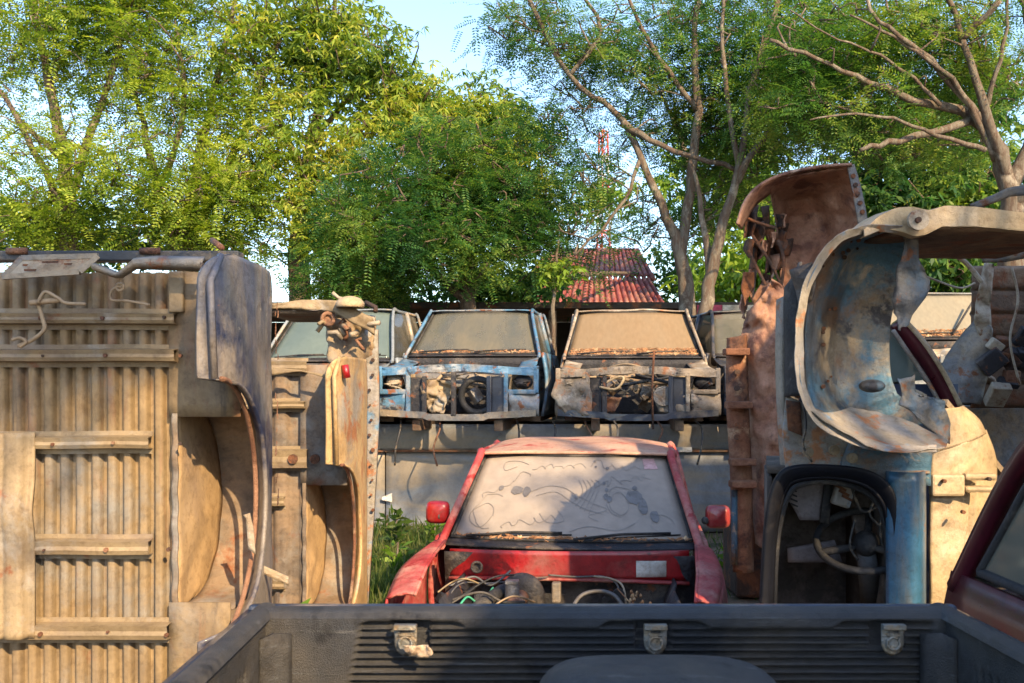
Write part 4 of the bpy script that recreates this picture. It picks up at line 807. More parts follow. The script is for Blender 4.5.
# top cross panel running back and right
xp = [(864, 230, 4.05), (880, 216, 4.1), (897, 208, 4.1), (912, 207, 4.1), (930, 211, 4.1), (945, 206, 4.1), (975, 207, 4.1), (1030, 214, 4.1), (1120, 222, 4.1)]
xb = [(864, 236, 4.05), (884, 228, 4.1), (905, 232, 4.1), (915, 236, 4.1), (926, 234, 4.1), (942, 226, 4.1), (975, 226, 4.1), (1030, 231, 4.1), (1120, 240, 4.1)]
bx_ = sheet(px3(xp), px3(xb), 2, 60, amp=.006, flat=True, rag=.006)
T1 = [p+Vector((0, .22, .012)) for p in px3(xp)]; tb_ = sheet(px3(xp), T1, 3, 60, amp=.006, flat=True); bx_.add(tb_.v, tb_.f)
T2 = [p+Vector((0, .05, -.004)) for p in px3(xb)]; tb_ = sheet(px3(xb), T2, 1, 60, amp=.006, flat=True); bx_.add(tb_.v, tb_.f)
bx_.build('front_crossbeam', M['cream'], c_, solid=.004)
MB().grid(lambda u, v: (lerp(P(905, 0, 4.1).x, P(1120, 0, 4.1).x, u), lerp(4.13, 5.15, v), P(0, 212 if v < .0 else 214, 4.1).z-.045+.012*noise.noise(Vector((u*4, v*4, 0)))), 20, 12).build('top_plate', M['under_dark'], c_, solid=.02)
MB().disc(P(918, 220, 4.05), .042, .02).build('bolt_plate', M['pale_metal'], c_)
MB().disc(P(918, 220, 4.035), .012, .02).build('bolt_hole', M['rust_dark'], c_)
# dark strip, white edge, side plates on the left of the arch
sheet(px3([(786, 288), (785, 310), (786, 350), (786, 397)], 4.35), px3([(800, 262), (806, 300), (803, 340), (806, 395)], 4.3), 6, 20, fn=lambda u, v: (0, -.03*math.sin(math.pi*u), 0), amp=.01, sm=True).build('rubber_guard', M['rubber'], c_, solid=.02)
sheet(px3([(778, 300), (777, 360), (779, 420), (783, 480)], 4.5), px3([(786, 296), (784, 360), (786, 420), (790, 476)], 4.45), 3, 30, amp=.006, sm=True).build('edge_trim', M['flange'], c_, solid=.02)
sheet(px3([(790, 270), (796, 290), (800, 308)], 4.25), px3([(812, 262), (816, 284), (812, 300)], 4.2), 5, 10, amp=.03, sc_=9).build('bracket', M['bay_dark'], c_, solid=.012)
sheet(px3([(786, 395), (783, 430), (786, 478)], 4.36), px3([(822, 412), (860, 452), (890, 480)], 4.32), 14, 14, amp=.02, sc_=6, seed=5).build('scuttle_panel', M['flange'], c_, solid=.02)
sheet(px3([(850, 440), (842, 460), (840, 476)], 4.28), px3([(932, 450), (930, 470), (930, 486)], 4.28), 12, 8, amp=.012, sc_=6).build('cowl_side', M['arch_blue'], c_, solid=.02)
sheet(px3([(786, 400), (788, 430)], 4.31), px3([(800, 402), (802, 436)], 4.31), 3, 6).build('recess_panel', M['rust_dark'], c_, solid=.01)
for (x, y) in ((852, 458), (808, 452), (834, 450)): MB().disc(P(x, y, 4.25), .022, .02).disc(P(x, y, 4.235), .01, .02).build('grommet', M['under_beam'], c_)
mb = MB(); wire(mb, px3([(800, 360), (803, 400), (806, 425), (803, 445), (812, 462)], 4.24), .005); mb.build('wire', M['wire_dark'], c_)
# door frame around the opening: ring surface between two outlines
outer = [(757, 770), (759, 640), (762, 560), (767, 505), (778, 474), (797, 465), (835, 465), (868, 470), (888, 484), (896, 505), (898, 560), (898, 640), (898, 770)]
inner = [(768, 770), (770, 640), (772, 560), (777, 515), (786, 488), (800, 479), (832, 477), (862, 484), (880, 498), (888, 520), (890, 560), (890, 640), (890, 770)]
sheet(px3(outer, 4.22), px3(inner, 4.28), 6, 60, fn=lambda u, v: (0, -.02*math.sin(math.pi*u), 0), sm=True).build('door_frame', M['black_trim'], c_, solid=.03)
mb = MB(); mb.tube(smooth_path(px3(inner, 4.25), 60), .010, 8); mb.build('door_seal', M['black_trim'], c_)
inner2 = [(x+(4 if x < 830 else -3), y+(5 if y < 530 else 0)) for x, y in inner]
mb = MB(); mb.tube(smooth_path(px3(inner2, 4.33), 60), .012, 8); mb.build('inner_seal', M['rubber'], c_)
# pillar and cream firewall
MB().grid(lambda u, v: P(lerp(890, 929, u), 0, 4.2)*0+Vector((lerp(P(891, 0, 4.2).x, P(930, 0, 4.2).x, u), 4.25-.075*math.sin(math.pi*u)+.005*noise.noise(Vector((u, v*5, 0))), lerp(0, P(0, 472, 4.2).z, v))), 16, 30).build('blue_pillar', M['blue_paint'], c_, solid=.01)
MB().add([P(891, 472, 4.24), P(930, 472, 4.24), P(930, 472, 4.6), P(891, 472, 4.6)], [(0, 1, 2, 3)]).build('pillar_cap', M['flange'], c_, solid=.012)
Lc = px3([(931, 452), (930, 520), (930, 600), (930, 760)], 4.32); Rc = px3([(985, 430, 4.5), (996, 470, 4.5), (985, 540, 4.5), (965, 600, 4.5)]+[(950, 760, 4.5)])
def creamfn(u, v):
    return (0, -.05*math.sin(math.pi*u)+.03*(1 if .52 < u < .60 and v > .25 else 0), 0)
sheet(Lc, Rc, 28, 50, fn=creamfn, amp=.03, sc_=3.5, seed=8, sm=True).build('cream_firewall', M['cream'], c_, solid=.015)
sheet(px3([(945, 408), (936, 430), (931, 453)], 4.3), px3([(962, 406), (978, 420), (985, 434)], 4.45), 10, 10, fn=lambda u, v: (0, -.03*math.sin(math.pi*u), 0), amp=.008, sm=True).build('cream_shoulder', M['cream'], c_, solid=.015)
for (x0, y0, x1, y1) in ((930, 474, 963, 496), (963, 473, 995, 480), (963, 486, 992, 492)):
    MB().box((P((x0+x1)/2, (y0+y1)/2, 4.29)), ((x1-x0)/F*4.3, .05, (y1-y0)/F*4.3)).build('pressed_rib', M['cream'], c_, bevel=.012)
for (x, y) in ((944, 481), (989, 479), (963, 512)): MB().disc(P(x, y, 4.25), .008, .02).build('bolt_hole', M['rust_dark'], c_)
MB().bar(P(944, 402, 4.3), P(1006, 478, 4.6), .028).build('strut_bar', M['under_beam'], c_)
# interior
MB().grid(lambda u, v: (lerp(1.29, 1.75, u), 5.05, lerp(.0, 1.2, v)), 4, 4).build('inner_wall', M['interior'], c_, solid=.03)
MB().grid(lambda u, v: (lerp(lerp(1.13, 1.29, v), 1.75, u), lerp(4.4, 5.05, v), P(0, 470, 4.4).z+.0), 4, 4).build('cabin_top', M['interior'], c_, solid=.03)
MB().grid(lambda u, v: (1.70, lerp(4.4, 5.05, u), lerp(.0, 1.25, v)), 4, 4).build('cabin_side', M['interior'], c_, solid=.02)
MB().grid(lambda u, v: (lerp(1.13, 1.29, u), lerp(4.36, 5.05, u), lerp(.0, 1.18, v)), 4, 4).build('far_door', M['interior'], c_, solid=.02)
sheet(px3([(786, 478), (786, 495), (800, 520)], 4.62), px3([(826, 474), (822, 500), (820, 520)], 4.62), 6, 8).build('door_card', M['plastic_lilac'], c_, solid=.02)
for k in range(4): MB().box(P(793+k*.4, 490+k*5, 4.595), (.035, .01, .008), (0, .4, 0)).build('vent_slot', M['rubber'], c_)
sheet(px3([(826, 474), (820, 522)], 4.58), px3([(834, 474), (828, 524)], 4.58), 2, 4).build('trim_strip', M['rubber'], c_, solid=.02)
MB().box(P(843, 494, 4.52), (.085, .05, .115), (0, .3, 0)).build('vent_box', M['flange'], c_, bevel=.012)
for k in range(3): MB().box(P(841+k*3, 488+k*5, 4.49), (.05, .012, .012), (0, .5, 0)).build('vent_slot', M['rust_dark'], c_)
sheet(px3([(787, 548), (788, 562)], 4.75), px3([(834, 540), (842, 562)], 4.75), 6, 4).build('sun_visor', M['plastic_lilac'], c_, solid=.02)
sw = MB()
cen = P(866, 540, 4.5); ax = Vector((-.22, -.46, .86)).normalized()
sw.ring(cen, .215, .017, ax, 40); 
x_ = ax.orthogonal().normalized(); y_ = ax.cross(x_)
swo = sw.build('steering_wheel', M['rubber'], c_)
mb = MB()
for a in (.3, 2.4, 4.5): mb.tube([cen-ax*.03, cen+(x_*math.cos(a)+y_*math.sin(a))*.21], .018, 8)
mb.ball(cen-ax*.02, .06); mb.build('wheel_spoke', M['rubber'], swo)
MB().tube([cen-ax*.02, cen-ax*.35], .045, 12).build('steering_column', M['plastic_grey'], c_)
sheet(px3([(850, 492), (852, 520), (860, 545)], 4.7), px3([(892, 488), (892, 530), (892, 560)], 4.7), 10, 10, amp=.05, sc_=6).build('dashboard', M['interior'], c_, solid=.03)
for pts in ([(850, 482), (856, 500), (864, 512), (880, 505)], [(872, 486), (874, 500), (870, 515), (884, 530)], [(885, 500), (880, 530), (886, 560), (889, 590)], [(855, 520), (850, 545), (858, 560)]):
    mb = MB(); wire(mb, px3(pts, 4.45), .006); mb.build('wire', M['wire_dark'], c_)

# rust brown upended shell behind
YR = 7.4
ORG = P(770, 382, YR+.2); ORG.z = 0
r_ = thing('rusty_upended_shell', 'rust brown upended body shell with curled wheel housing on top, behind the blue front end', 'car wreck', ORG)
Oo = px3([(739, 222, 7.2), (745, 203, 7.1), (758, 187, 7.0), (780, 176, 7.0), (815, 168, 7.0), (852, 165, 7.0)])
Ii = px3([(790, 300, 7.7), (800, 275, 7.7), (812, 255, 7.7), (830, 245, 7.6), (850, 235, 7.5), (868, 222, 7.4)])
sheet(Oo, Ii, 30, 40, fn=lambda u, v: (-.06*math.sin(math.pi*u), .30*math.sin(math.pi*u)+.02*math.sin(u*22), .05*math.sin(math.pi*u)), amp=.02, sc_=4, seed=4, sm=True).build('wheel_housing', M['rust_soft'], r_, solid=.015) if False else None
# housing: concave sheet right of the tears
sheet(px3([(768, 180, 7.0), (772, 200, 7.25), (776, 222, 7.4), (778, 250, 7.4), (782, 290, 7.3), (784, 330, 7.2)]), px3([(850, 166, 7.0), (856, 185, 7.1), (862, 205, 7.15), (866, 222, 7.15), (850, 250, 7.2), (800, 330, 7.2)]), 30, 40, fn=lambda u, v: (0, .40*min(1, v*6)*math.sin(math.pi*u)*(1-.5*v)+.03*math.exp(-((u-.62-.1*v)/.03)**2)-.03*math.exp(-((u-.75-.1*v)/.03)**2)+.03*math.exp(-((u-.86)/.025)**2), 0), amp=.06, sc_=3.5, seed=4, sm=True).build('wheel_housing', M['rust_soft'], r_, solid=.015)
sheet(px3([(737, 224, 6.95), (744, 203, 6.95), (757, 187, 6.95), (780, 175, 6.95), (815, 167, 6.95), (852, 164, 6.95)]), px3([(741, 229, 7.15), (752, 209, 7.15), (766, 196, 7.15), (785, 184, 7.2), (816, 173, 7.2), (852, 170, 7.2)]), 4, 40, amp=.015, sm=True).build('housing_rim', M['rust_soft'], r_, solid=.02)
sheet(px3([(847, 166), (852, 190), (858, 224)], 6.98), px3([(854, 164), (861, 188), (868, 222)], 6.98), 3, 16, sm=True).build('holed_flange', M['grey_metal'], r_, solid=.015)
discs('flange_hole', M['rust_dark'], r_, [(P(853+k*2.3, 176+k*9, 6.965), .016, .02) for k in range(5)])
# torn tatters
for k in range(34):
    x = rd.uniform(741, 784); y = rd.uniform(203, 296); w_ = rd.uniform(5, 13); h_ = rd.uniform(12, 34)
    sheet(px3([(x, y), (x+rd.uniform(-4, 4), y+h_*.5), (x+rd.uniform(-3, 5), y+h_)], 7.2+rd.random()*.3), px3([(x+w_, y+rd.uniform(-3, 3)), (x+w_*rd.uniform(.6, 1.1), y+h_*.5), (x+w_*rd.uniform(.1, .7), y+h_*.95)], 7.2+rd.random()*.3), 5, 8, amp=.05, sc_=9, seed=k).build('torn_metal', M['rust_dark'] if k % 4 else M['rust_soft'], r_, solid=.012)
for pts in ([(740, 215), (756, 222), (775, 228)], [(748, 250), (758, 270), (768, 290)], [(778, 240), (784, 262), (780, 292)], [(752, 235), (770, 262), (781, 285)]):
    mb = MB(); wire(mb, px3(pts, 7.15), .012, 12); mb.build('bent_rod', M['rust_dark'], r_)
# crumpled panel
sheet(px3([(748, 312), (740, 345), (744, 400), (750, 470), (756, 545)], 7.2), px3([(772, 278), (786, 300), (786, 400), (790, 470), (792, 560)], 7.1), 30, 60, fn=lambda u, v: (0, -.10*math.sin(math.pi*u), 0), amp=.085, sc_=4.5, seed=9, sm=True).build('crumpled_panel', M['rust_soft'], r_, solid=.015)
sheet(px3([(752, 300), (760, 285), (775, 282)], 7.15), px3([(762, 325), (775, 315), (786, 305)], 7.1), 10, 12, amp=.06, sc_=7, seed=6).build('crumpled_fold', M['rust'], r_, solid=.015)
# ladder post
sheet(px3([(728, 338), (727, 400), (731, 470), (734, 572)], 7.15), px3([(745, 335), (747, 400), (750, 470), (752, 572)], 7.15), 6, 40, fn=lambda u, v: (0, -.05*math.sin(math.pi*u), 0), amp=.015, sm=True).build('frame_post', M['rust'], r_, solid=.03)
for y, x0, x1 in ((352, 724, 748), (405, 726, 751), (462, 730, 755), (484, 730, 755)): MB().box(P((x0+x1)/2, y, 7.05), ((x1-x0)/F*7.1, .12, .05)).build('post_collar', M['rust'], r_, bevel=.01, disp=(.02, .1))
for y in (372, 388, 425, 437): MB().disc(P(737, y, 7.06), .02, .03).build('bolt', M['rust_dark'], r_)
MB().grid(lambda u, v: (lerp(P(731, 0, 7.1).x, P(737, 0, 7.1).x, u), 7.09, lerp(P(0, 565, 7.1).z, P(0, 490, 7.1).z, v)), 2, 4).build('blue_strip', M['arch_blue'], r_, solid=.01)
MB().box((P(765, 540, 7.5).x, 7.6, .28), (.5, .5, .56)).build('lower_shell', M['rust_dark'], r_, bevel=.03, disp=(.04, .2))

# right background: low wall segment, gutted body, upended floor panel
ORG = Vector((4.2, 8.2, 0))
w2 = thing('concrete_block_wall', 'short grey blue wall under the gutted body at the right', 'wall', ORG)
MB().box((5.0, 8.35, .70), (4.0, .5, 1.40)).build('wall_body', mat('wall_right', (.30, .31, .31), [(DUST, 1.5, .48, .66), ((.16, .17, .18), 3, .55, .7)], .8, 0, .4, 12), w2, bevel=.02)
MB().box((4.95, 9.6, .62), (3.9, 2.2, 1.3)).build('platform', M['under_dark'], w2)

ORG = P(1000, 382, 7.6); ORG.z = 1.4
u_ = thing('upended_floor_panel', 'brown upended floor panel with pale torn edge on the far right', 'car part', ORG)
MB().grid(lambda u, v: (lerp(P(990, 0, 7.6).x, P(1075, 0, 7.6).x, u), 7.9+.03*(1 if (v*6) % 1 < .12 else 0)+.02*noise.noise(Vector((u*4, v*4, 1))), lerp(1.40, P(0, 262, 7.6).z, v)), 16, 48).build('ribbed_sheet', M['under_dark'], u_, solid=.02)
sheet(px3([(985, 262), (978, 290), (974, 320), (982, 345)], 7.6), px3([(994, 264), (991, 290), (990, 320), (992, 350)], 7.6), 5, 20, amp=.05, sc_=8).build('torn_edge', M['pale_metal'], u_, solid=.02)
sheet(px3([(975, 320), (950, 350), (935, 380), (930, 402)], 7.7), px3([(992, 330), (990, 360), (985, 385), (980, 404)], 7.6), 12, 20, fn=lambda u, v: (0, -.08*math.sin(math.pi*u), 0), amp=.03, sc_=6, sm=True).build('inner_fender', M['grey_metal'], u_, solid=.015)
sheet(px3([(980, 255, 7.3), (1000, 248, 7.2), (1060, 236, 7.0)]), px3([(984, 262, 7.3), (1005, 262, 7.2), (1060, 252, 7.0)]), 4, 16, amp=.02).build('top_rail', M['grey_metal'], u_, solid=.03)
for pts, r0 in (([(1012, 268), (1018, 300), (1010, 340), (1020, 385)], .009), ([(905, 268), (935, 280), (960, 288), (975, 283)], .009), ([(945, 250), (965, 262), (982, 282)], .018)):
    mb = MB(); wire(mb, px3(pts, 7.4), r0, 20); mb.build('bent_rod', M['pale_metal'], u_)
for k in range(14):
    p = P(rd.uniform(985, 1024), rd.uniform(330, 400), 7.5); MB().box(p, (rd.uniform(.05, .16), .08, rd.uniform(.05, .2)), (rd.random(), rd.random(), 0)).build('bracket_scrap', M[rd.choice(['rust', 'bay_dark', 'pale_metal', 'rust_dark'])], u_, bevel=.01)
ORG = P(1010, 382, 6.6)
k_ = thing('bracket_arm', 'grey holed metal arm pointing into the branches at the right edge', 'car part', ORG)
sheet(px3([(970, 204, 6.6), (990, 196, 6.6), (1010, 187, 6.6), (1060, 182, 6.6)]), px3([(975, 210, 6.6), (992, 204, 6.6), (1012, 196, 6.6), (1060, 194, 6.6)]), 3, 16, amp=.01).build('arm', M['grey_metal'], k_, solid=.02)
sheet(px3([(1030, 190, 6.62), (1030, 300, 6.7), (1040, 460, 6.8), (1050, 620, 6.8)]), px3([(1045, 190, 6.62), (1045, 300, 6.7), (1056, 460, 6.8), (1066, 620, 6.8)]), 3, 16).build('support', M['rust'], k_, solid=.05)
ORG = Vector((3.4, 8.3, 1.4))
e_ = thing('engine_scrap', 'dark engine scrap with bent pipes lying on the wall behind the strut', 'scrap', ORG)
for k in range(18):
    c = P(rd.uniform(930, 1030), rd.uniform(362, 402), 8.2); c.z = max(c.z, 1.45)
    MB().ball(c, (rd.uniform(.06, .18), rd.uniform(.06, .14), rd.uniform(.04, .1)), 16, 10).build('casting', M[rd.choice(['bay_dark', 'rust_dark', 'rubber', 'grey_metal', 'bay_dark'])], e_, disp=(.09, .06))
for pts, r0, Yp in (([(935, 392), (955, 378), (975, 376), (992, 380), (994, 395)], .028, 7.9), ([(948, 395), (958, 388), (957, 375), (963, 366)], .018, 7.8), ([(956, 362), (974, 374)], .020, 7.8)):
    mb = MB(); (wire(mb, px3(pts, Yp), r0, 20) if len(pts) > 2 else mb.tube(px3(pts, Yp), r0, 8)); mb.build('pipe', M['pale_metal'], e_)
# maroon windscreen pillar seen through the arch
ORG = Vector((2.6, 6.4, 0))
p_ = thing('maroon_car_frame', 'car frame with slanted maroon windscreen pillar and green glass seen through the wheel arch gap', 'car wreck', ORG)
mb = MB(); mb.tube(smooth_path(px3([(896, 322), (915, 345), (935, 375), (952, 410), (962, 450)], 6.4), 20), .055, 6); mb.build('windscreen_pillar', M['maroon'], p_)
mb = MB(); mb.tube(smooth_path(px3([(900, 316), (922, 340), (943, 372), (960, 406)], 6.36), 20), .018, 6); mb.build('pillar_trim', M['cream'], p_)
mb = MB(); mb.tube(smooth_path(px3([(893, 330), (908, 352), (928, 382), (944, 412)], 6.36), 20), .014, 6); mb.build('pillar_seal', M['flange'], p_)
MB().add([P(860, 325, 6.42), P(895, 325, 6.42), P(925, 380, 6.42), P(860, 384, 6.42)], [(0, 1, 2, 3)]).build('window_glass', M['glass_green'], p_, solid=.006)
MB().grid(lambda u, v: P(lerp(835, 958, u), 0, 6.42)*0+Vector((lerp(P(840, 0, 6.42).x, P(958, 0, 6.42).x, u), 6.44, lerp(.0, P(0, 384, 6.42).z, v))), 4, 8).build('door_skin', M['car_navy'], p_, solid=.04)
for k in range(4):
    mb = MB(); wire(mb, [P(rd.uniform(905, 925), rd.uniform(388, 404), 6.3) for _ in range(4)], .02, 14); mb.build('hose', M['cream'], p_)

# ------------------------------------------------------------------ maroon hatchback at right edge
ORG = Vector((2.1, 1.2, 0))
h_ = thing('maroon_hatchback', 'dark maroon hatchback at the right edge beside the pickup bed', 'car', ORG)
XS = 1.33
# profile (y, z) of the side seen from the left; tail points away
def bodyx(z): return XS+(.02*(z-.55)**2*4)
prof_top = [(3.03, .97), (2.72, 1.44), (2.3, 1.50), (1.0, 1.50), (.3, 1.44), (-.35, 1.02)]
for s, x0, x1 in ((1, XS, 0), (-1, XS+1.62, 0)):
    MB().grid(lambda u, v: (x0+s*(-.03*math.sin(math.pi*v)+.03*v*v), lerp(-1.1, 3.10-.05*v, u), lerp(.22, 1.02, v)), 30, 10).build('body_side', M['maroon'], h_, solid=.03)
    inx = .09*s
    tp = [Vector((x0+s*.02+inx*max(0, (z-.95)/.5), y, z)) for y, z in prof_top]
    mb = MB().tube(smooth_path(tp, 40), .032, 6); mb.build('roof_rail', M['maroon'], h_)
    w_ = [Vector((x0+s*.03+inx*max(0, (z-.95)/.5), y, z)) for y, z in ((2.92, 1.04), (2.69, 1.39), (1.95, 1.43), (1.95, 1.03))]
    MB().add(w_, [(0, 1, 2, 3)]).build('quarter_window', M['glass_maroon'], h_, solid=.006)
    mb = MB().tube(w_+[w_[0]], .016, 6, caps=False); mb.build('window_seal', M['rubber'], h_)
    w_ = [Vector((x0+s*.03+inx*max(0, (z-.95)/.5), y, z)) for y, z in ((1.85, 1.04), (1.85, 1.44), (.4, 1.42), (-.2, 1.04))]
    MB().add(w_, [(0, 1, 2, 3)]).build('side_window', M['glass_maroon'], h_, solid=.006)
    MB().tube([(x0+s*.03, 1.9, .97), (x0+s*.03+inx, 1.9, 1.48)], .04, 6).build('door_pillar', M['maroon'], h_)
    for yw in (2.3, -.3):
        wh = MB().disc((x0+s*.08, yw, .30), .30, .2, (1, 0, 0), 28).build('wheel', M['rubber'], h_); MB().disc((x0-s*.03, yw, .30), .18, .03, (1, 0, 0), 20).build('rim', M['alu'], wh)
xm = XS+.81
MB().grid(lambda u, v: (xm+(u*2-1)*.62, lerp(2.62, .3, v), 1.47+.03*(1-(u*2-1)**2)+.03*math.sin(math.pi*v)), 12, 12).build('roof', M['maroon'], h_, solid=.02)
MB().grid(lambda u, v: (xm+(u*2-1)*lerp(.76, .6, v), lerp(3.06, 2.73, v), lerp(.97, 1.45, v)), 8, 6).build('rear_window', M['glass_maroon'], h_, solid=.006)
MB().grid(lambda u, v: (xm+(u*2-1)*.78, 3.07+.03*math.sin(math.pi*v), lerp(.3, .96, v)), 8, 6).build('tailgate', M['maroon'], h_, solid=.03)
MB().grid(lambda u, v: (xm+(u*2-1)*lerp(.76, .6, v), lerp(-.35, .3, v), lerp(1.0, 1.45, v)), 8, 6).build('windscreen', M['glass_maroon'], h_, solid=.006)
MB().grid(lambda u, v: (xm+(u*2-1)*.78, lerp(-1.15, -.35, v), lerp(.8, 1.0, v)), 8, 6).build('bonnet', M['maroon'], h_, solid=.03)
for s in (-1, 1): MB().box((xm+s*.36, 1.4, .95), (.5, .14, .7)).build('seat', mat('beige_seat', (.36, .29, .19), [], .9), h_, bevel=.05)
MB().box((xm, 2.55, .88), (1.4, .8, .05)).build('parcel_shelf', M['interior'], h_, bevel=.01)

# ------------------------------------------------------------------ foreground pickup bed with liner
YB = 2.23; XL = -.545; XR = .96; ZR = H-(610-HOR)/F*YB; ZF = ZR-.48
ORG = Vector((.2, 1.1, 0))
b_ = thing('pickup_bed', 'black lined pickup bed in the foreground with ribbed tailgate', 'truck bed', ORG)
def rail(xa, ya, xb, yb, zc=0):
    pass
# tailgate liner: top rounded lip, recess with horizontal ribs
def tg(u, v):
    x = lerp(XL+.0, XR-.0, u); px = 512+x*F/YB
    z = lerp(ZF, ZR-.012, v)
    py = HOR+(H-z)*F/YB
    y = YB-.03
    # recessed ribbed field
    top = 624
    for lx in (412, 652, 884):
        d = abs(px-lx); 
        if d < 44: top = min(top, 617)
        elif d < 54: top = min(top, 617+7*(d-44)/10)
    sl = 348+(683-py)*.20
    inx = min(max((px-(sl+0))/5, 0), 1)*min(max((930-px)/5, 0), 1)*min(max((py-top)/3, 0), 1)
    y += .022*inx
    rib = .5+.5*math.cos((py-626)/7.2*2*math.pi)
    for lx in (412, 652, 884):
        if abs(px-lx) < 17 and py < 646: rib = 0; y += .012*inx
    y -= .018*inx*rib**2
    return (x, y, z)
MB().grid(tg, 260, 150, True).build('tailgate_liner', M['liner'], b_)
def lip(pts, r): 
    return MB().tube(pts, r, 12)
MB().grid(lambda u, v: (lerp(XL-.01, XR+.01, u), YB-.03+.085*v, ZR-.012+.016*math.sin(math.pi*v)**.5), 60, 8).build('tailgate_top', M['liner'], b_)
MB().box(((XL+XR)/2, YB+.055, .80), (XR-XL+.12, .03, .58)).build('tailgate_skin', M['car_navy'], b_, bevel=.01)
for s, X0 in ((-1, XL), (1, XR)):
    def sd(u, v):
        y = lerp(-.1, YB+.0, u); z = lerp(ZF, ZR-.01, v)
        x = X0-s*.03*0 - s*(-.0)
        rel = (z-ZF)/(ZR-ZF)
        k = 0
        if .06 < rel < .84 and y < YB-.16: 
            k = min((rel-.06)/.04, 1)*min((.84-rel)/.04, 1)*min((YB-.16-y)/.03, 1)
            k = k*(.014*(.5+.5*math.cos(y*2*math.pi/.032))**2-.012)
        return (x-s*k, y, z)
    MB().grid(sd, 420, 34, True).build('side_liner', M['liner'], b_)
    MB().grid(lambda u, v: (X0+s*lerp(-.012, .045, v), lerp(-.1, YB+.05, u), ZR-.012+.018*math.sin(math.pi*v)**.5), 40, 8).build('side_rail', M['liner'], b_)
    MB().grid(lambda u, v: (X0+s*(.050+.03*math.sin(math.pi*v)), lerp(-.1, YB+.06, u), lerp(.45, ZR-.01, v)), 20, 8).build('outer_side', M['car_navy'], b_, solid=.02)
    # corner column of the liner
    pts = [(X0, YB-.03), (X0-s*.025, YB-.04), (X0-s*.05, YB-.065)]
    MB().grid(lambda u, v: (X0-s*(.0+.055*u), YB-.085+.055*u+.0*v-.012*math.sin(math.pi*u), lerp(ZF, ZR-.035-.02*abs(u-.5), v)), 6, 10).build('corner_post', M['liner'], b_, solid=.01)
    for yw in (.7,): wh = MB().disc((X0-s*.02, yw, .36), .36, .22, (1, 0, 0), 32).build('wheel', M['rubber'], b_); MB().disc((X0+s*.10, yw, .36), .2, .03, (1, 0, 0), 24).build('rim', M['alu'], wh)
MB().grid(lambda u, v: (lerp(XL, XR, u), lerp(-.1, YB-.02, v), ZF+.008*(.5+.5*math.cos(u*60*math.pi))), 240, 4).build('bed_floor', M['liner'], b_)
MB().box(((XL+XR)/2, 1.0, .50), (1.1, 2.2, .12)).build('chassis', M['under_dark'], b_)
for k, lx in enumerate((408, 652, 884)):
    x = (lx-512)/F*YB; zt0 = H-(619-HOR)/F*YB; yb = YB-.035
    pl = MB().grid(lambda u, v: (x+(u*2-1)*.024*(1 if v > .45 else math.sqrt(max(.02, 1-((.45-v)/.45)**2))), yb-.012-.006*math.sin(math.pi*u), zt0-.066+.066*v), 12, 12)
    la = pl.build('latch', M['steel'], b_, solid=.008)
    MB().box((x, yb-.022, zt0-.004), (.05, .018, .012)).box((x, yb-.020, zt0-.022), (.03, .01, .006)).build('latch_hook', M['steel'], la, bevel=.002)
    MB().ring((x, yb-.022, zt0-.040), .014, .0035, (0, 1, 0), 16).build('latch_ring', M['steel'], la)
    MB().box((x, yb-.019, zt0-.014), (.022, .008, .006)).build('latch_slot', M['rubber'], la)
ORG = P(418, 646, YB-.08)
sheet(px3([(406, 644), (405, 650), (408, 653)], YB-.07), px3([(430, 647), (434, 652), (428, 658)], YB-.09), 12, 8, amp=.016, sc_=28).build('tied_rag', M['rag'], None, solid=.004)
rg = [o for o in C.objects if o.name.startswith('tied_rag')][0]; rg.location = ORG; tag(rg, 'small crumpled beige rag hanging from the left tailgate latch', 'rag')
# rounded plastic hump in the bed
ORG = Vector((.24, 1.78, ZF))
hz = H-(670-HOR)/F*1.78-ZF
hm = MB()
def hump(u, v):
    a = 2*math.pi*u; rr = v
    cx = math.copysign(abs(math.cos(a))**.55, math.cos(a)); cy = math.copysign(abs(math.sin(a))**.55, math.sin(a))
    q = min(rr/.62, 1) if rr < .62 else 1
    if rr < .62: rx = rr/.62; return Vector((.27+0.0, 1.78, ZF))+Vector((cx*rx*.17, cy*rx*.14, hz-.012*rx*rx))
    w_ = (rr-.62)/.38; t_ = w_*math.pi/2
    if w_ < .6: k = w_/.6; return Vector((.27, 1.78, ZF))+Vector((cx*(.17+.06*math.sin(k*math.pi/2)), cy*(.14+.05*math.sin(k*math.pi/2)), hz-.012-.07*(1-math.cos(k*math.pi/2))))
    k = (w_-.6)/.4; return Vector((.27, 1.78, ZF))+Vector((cx*(.23+.02*k), cy*(.19+.02*k), (hz-.082)*(1-k)))
hm.grid(hump, 64, 40)
o = hm.build('plastic_cover', M['liner']); o.location = ORG; tag(o, 'smooth rounded dark grey plastic cover lying in the pickup bed', 'cover')

# ------------------------------------------------------------------ grass, weeds, leaf plant
ORG = Vector((0, 0, 0))
def patch(n, x0, x1, y0, y1, h, w, dens=None):
    O = np.stack([rng.uniform(x0, x1, n), rng.uniform(y0, y1, n), np.zeros(n)], 1)
    if dens is not None: O = O[dens(O)]
    n = len(O); cl = O.copy(); D = np.stack([rng.normal(0, .35, n), rng.normal(0, .35, n), np.ones(n)], 1)
    return blades(cl, D, h*rng.uniform(.4, 1.2, n), w)
V = np.concatenate([patch(5200, -1.75, .05, 7.0, 10.4, .25, .016), patch(2500, -1.4, -.5, 5.9, 7.2, .30, .012), patch(1500, 1.4, 3.4, 7.8, 10.4, .10, .01), patch(3000, -4, 6, 6, 10.4, .10, .01)])
og = leafmesh('grass', V, LM['grass'], None, (0, 0, 0)); tag(og, 'long green grass growing at the foot of the metal wall', 'grass', kind='stuff')
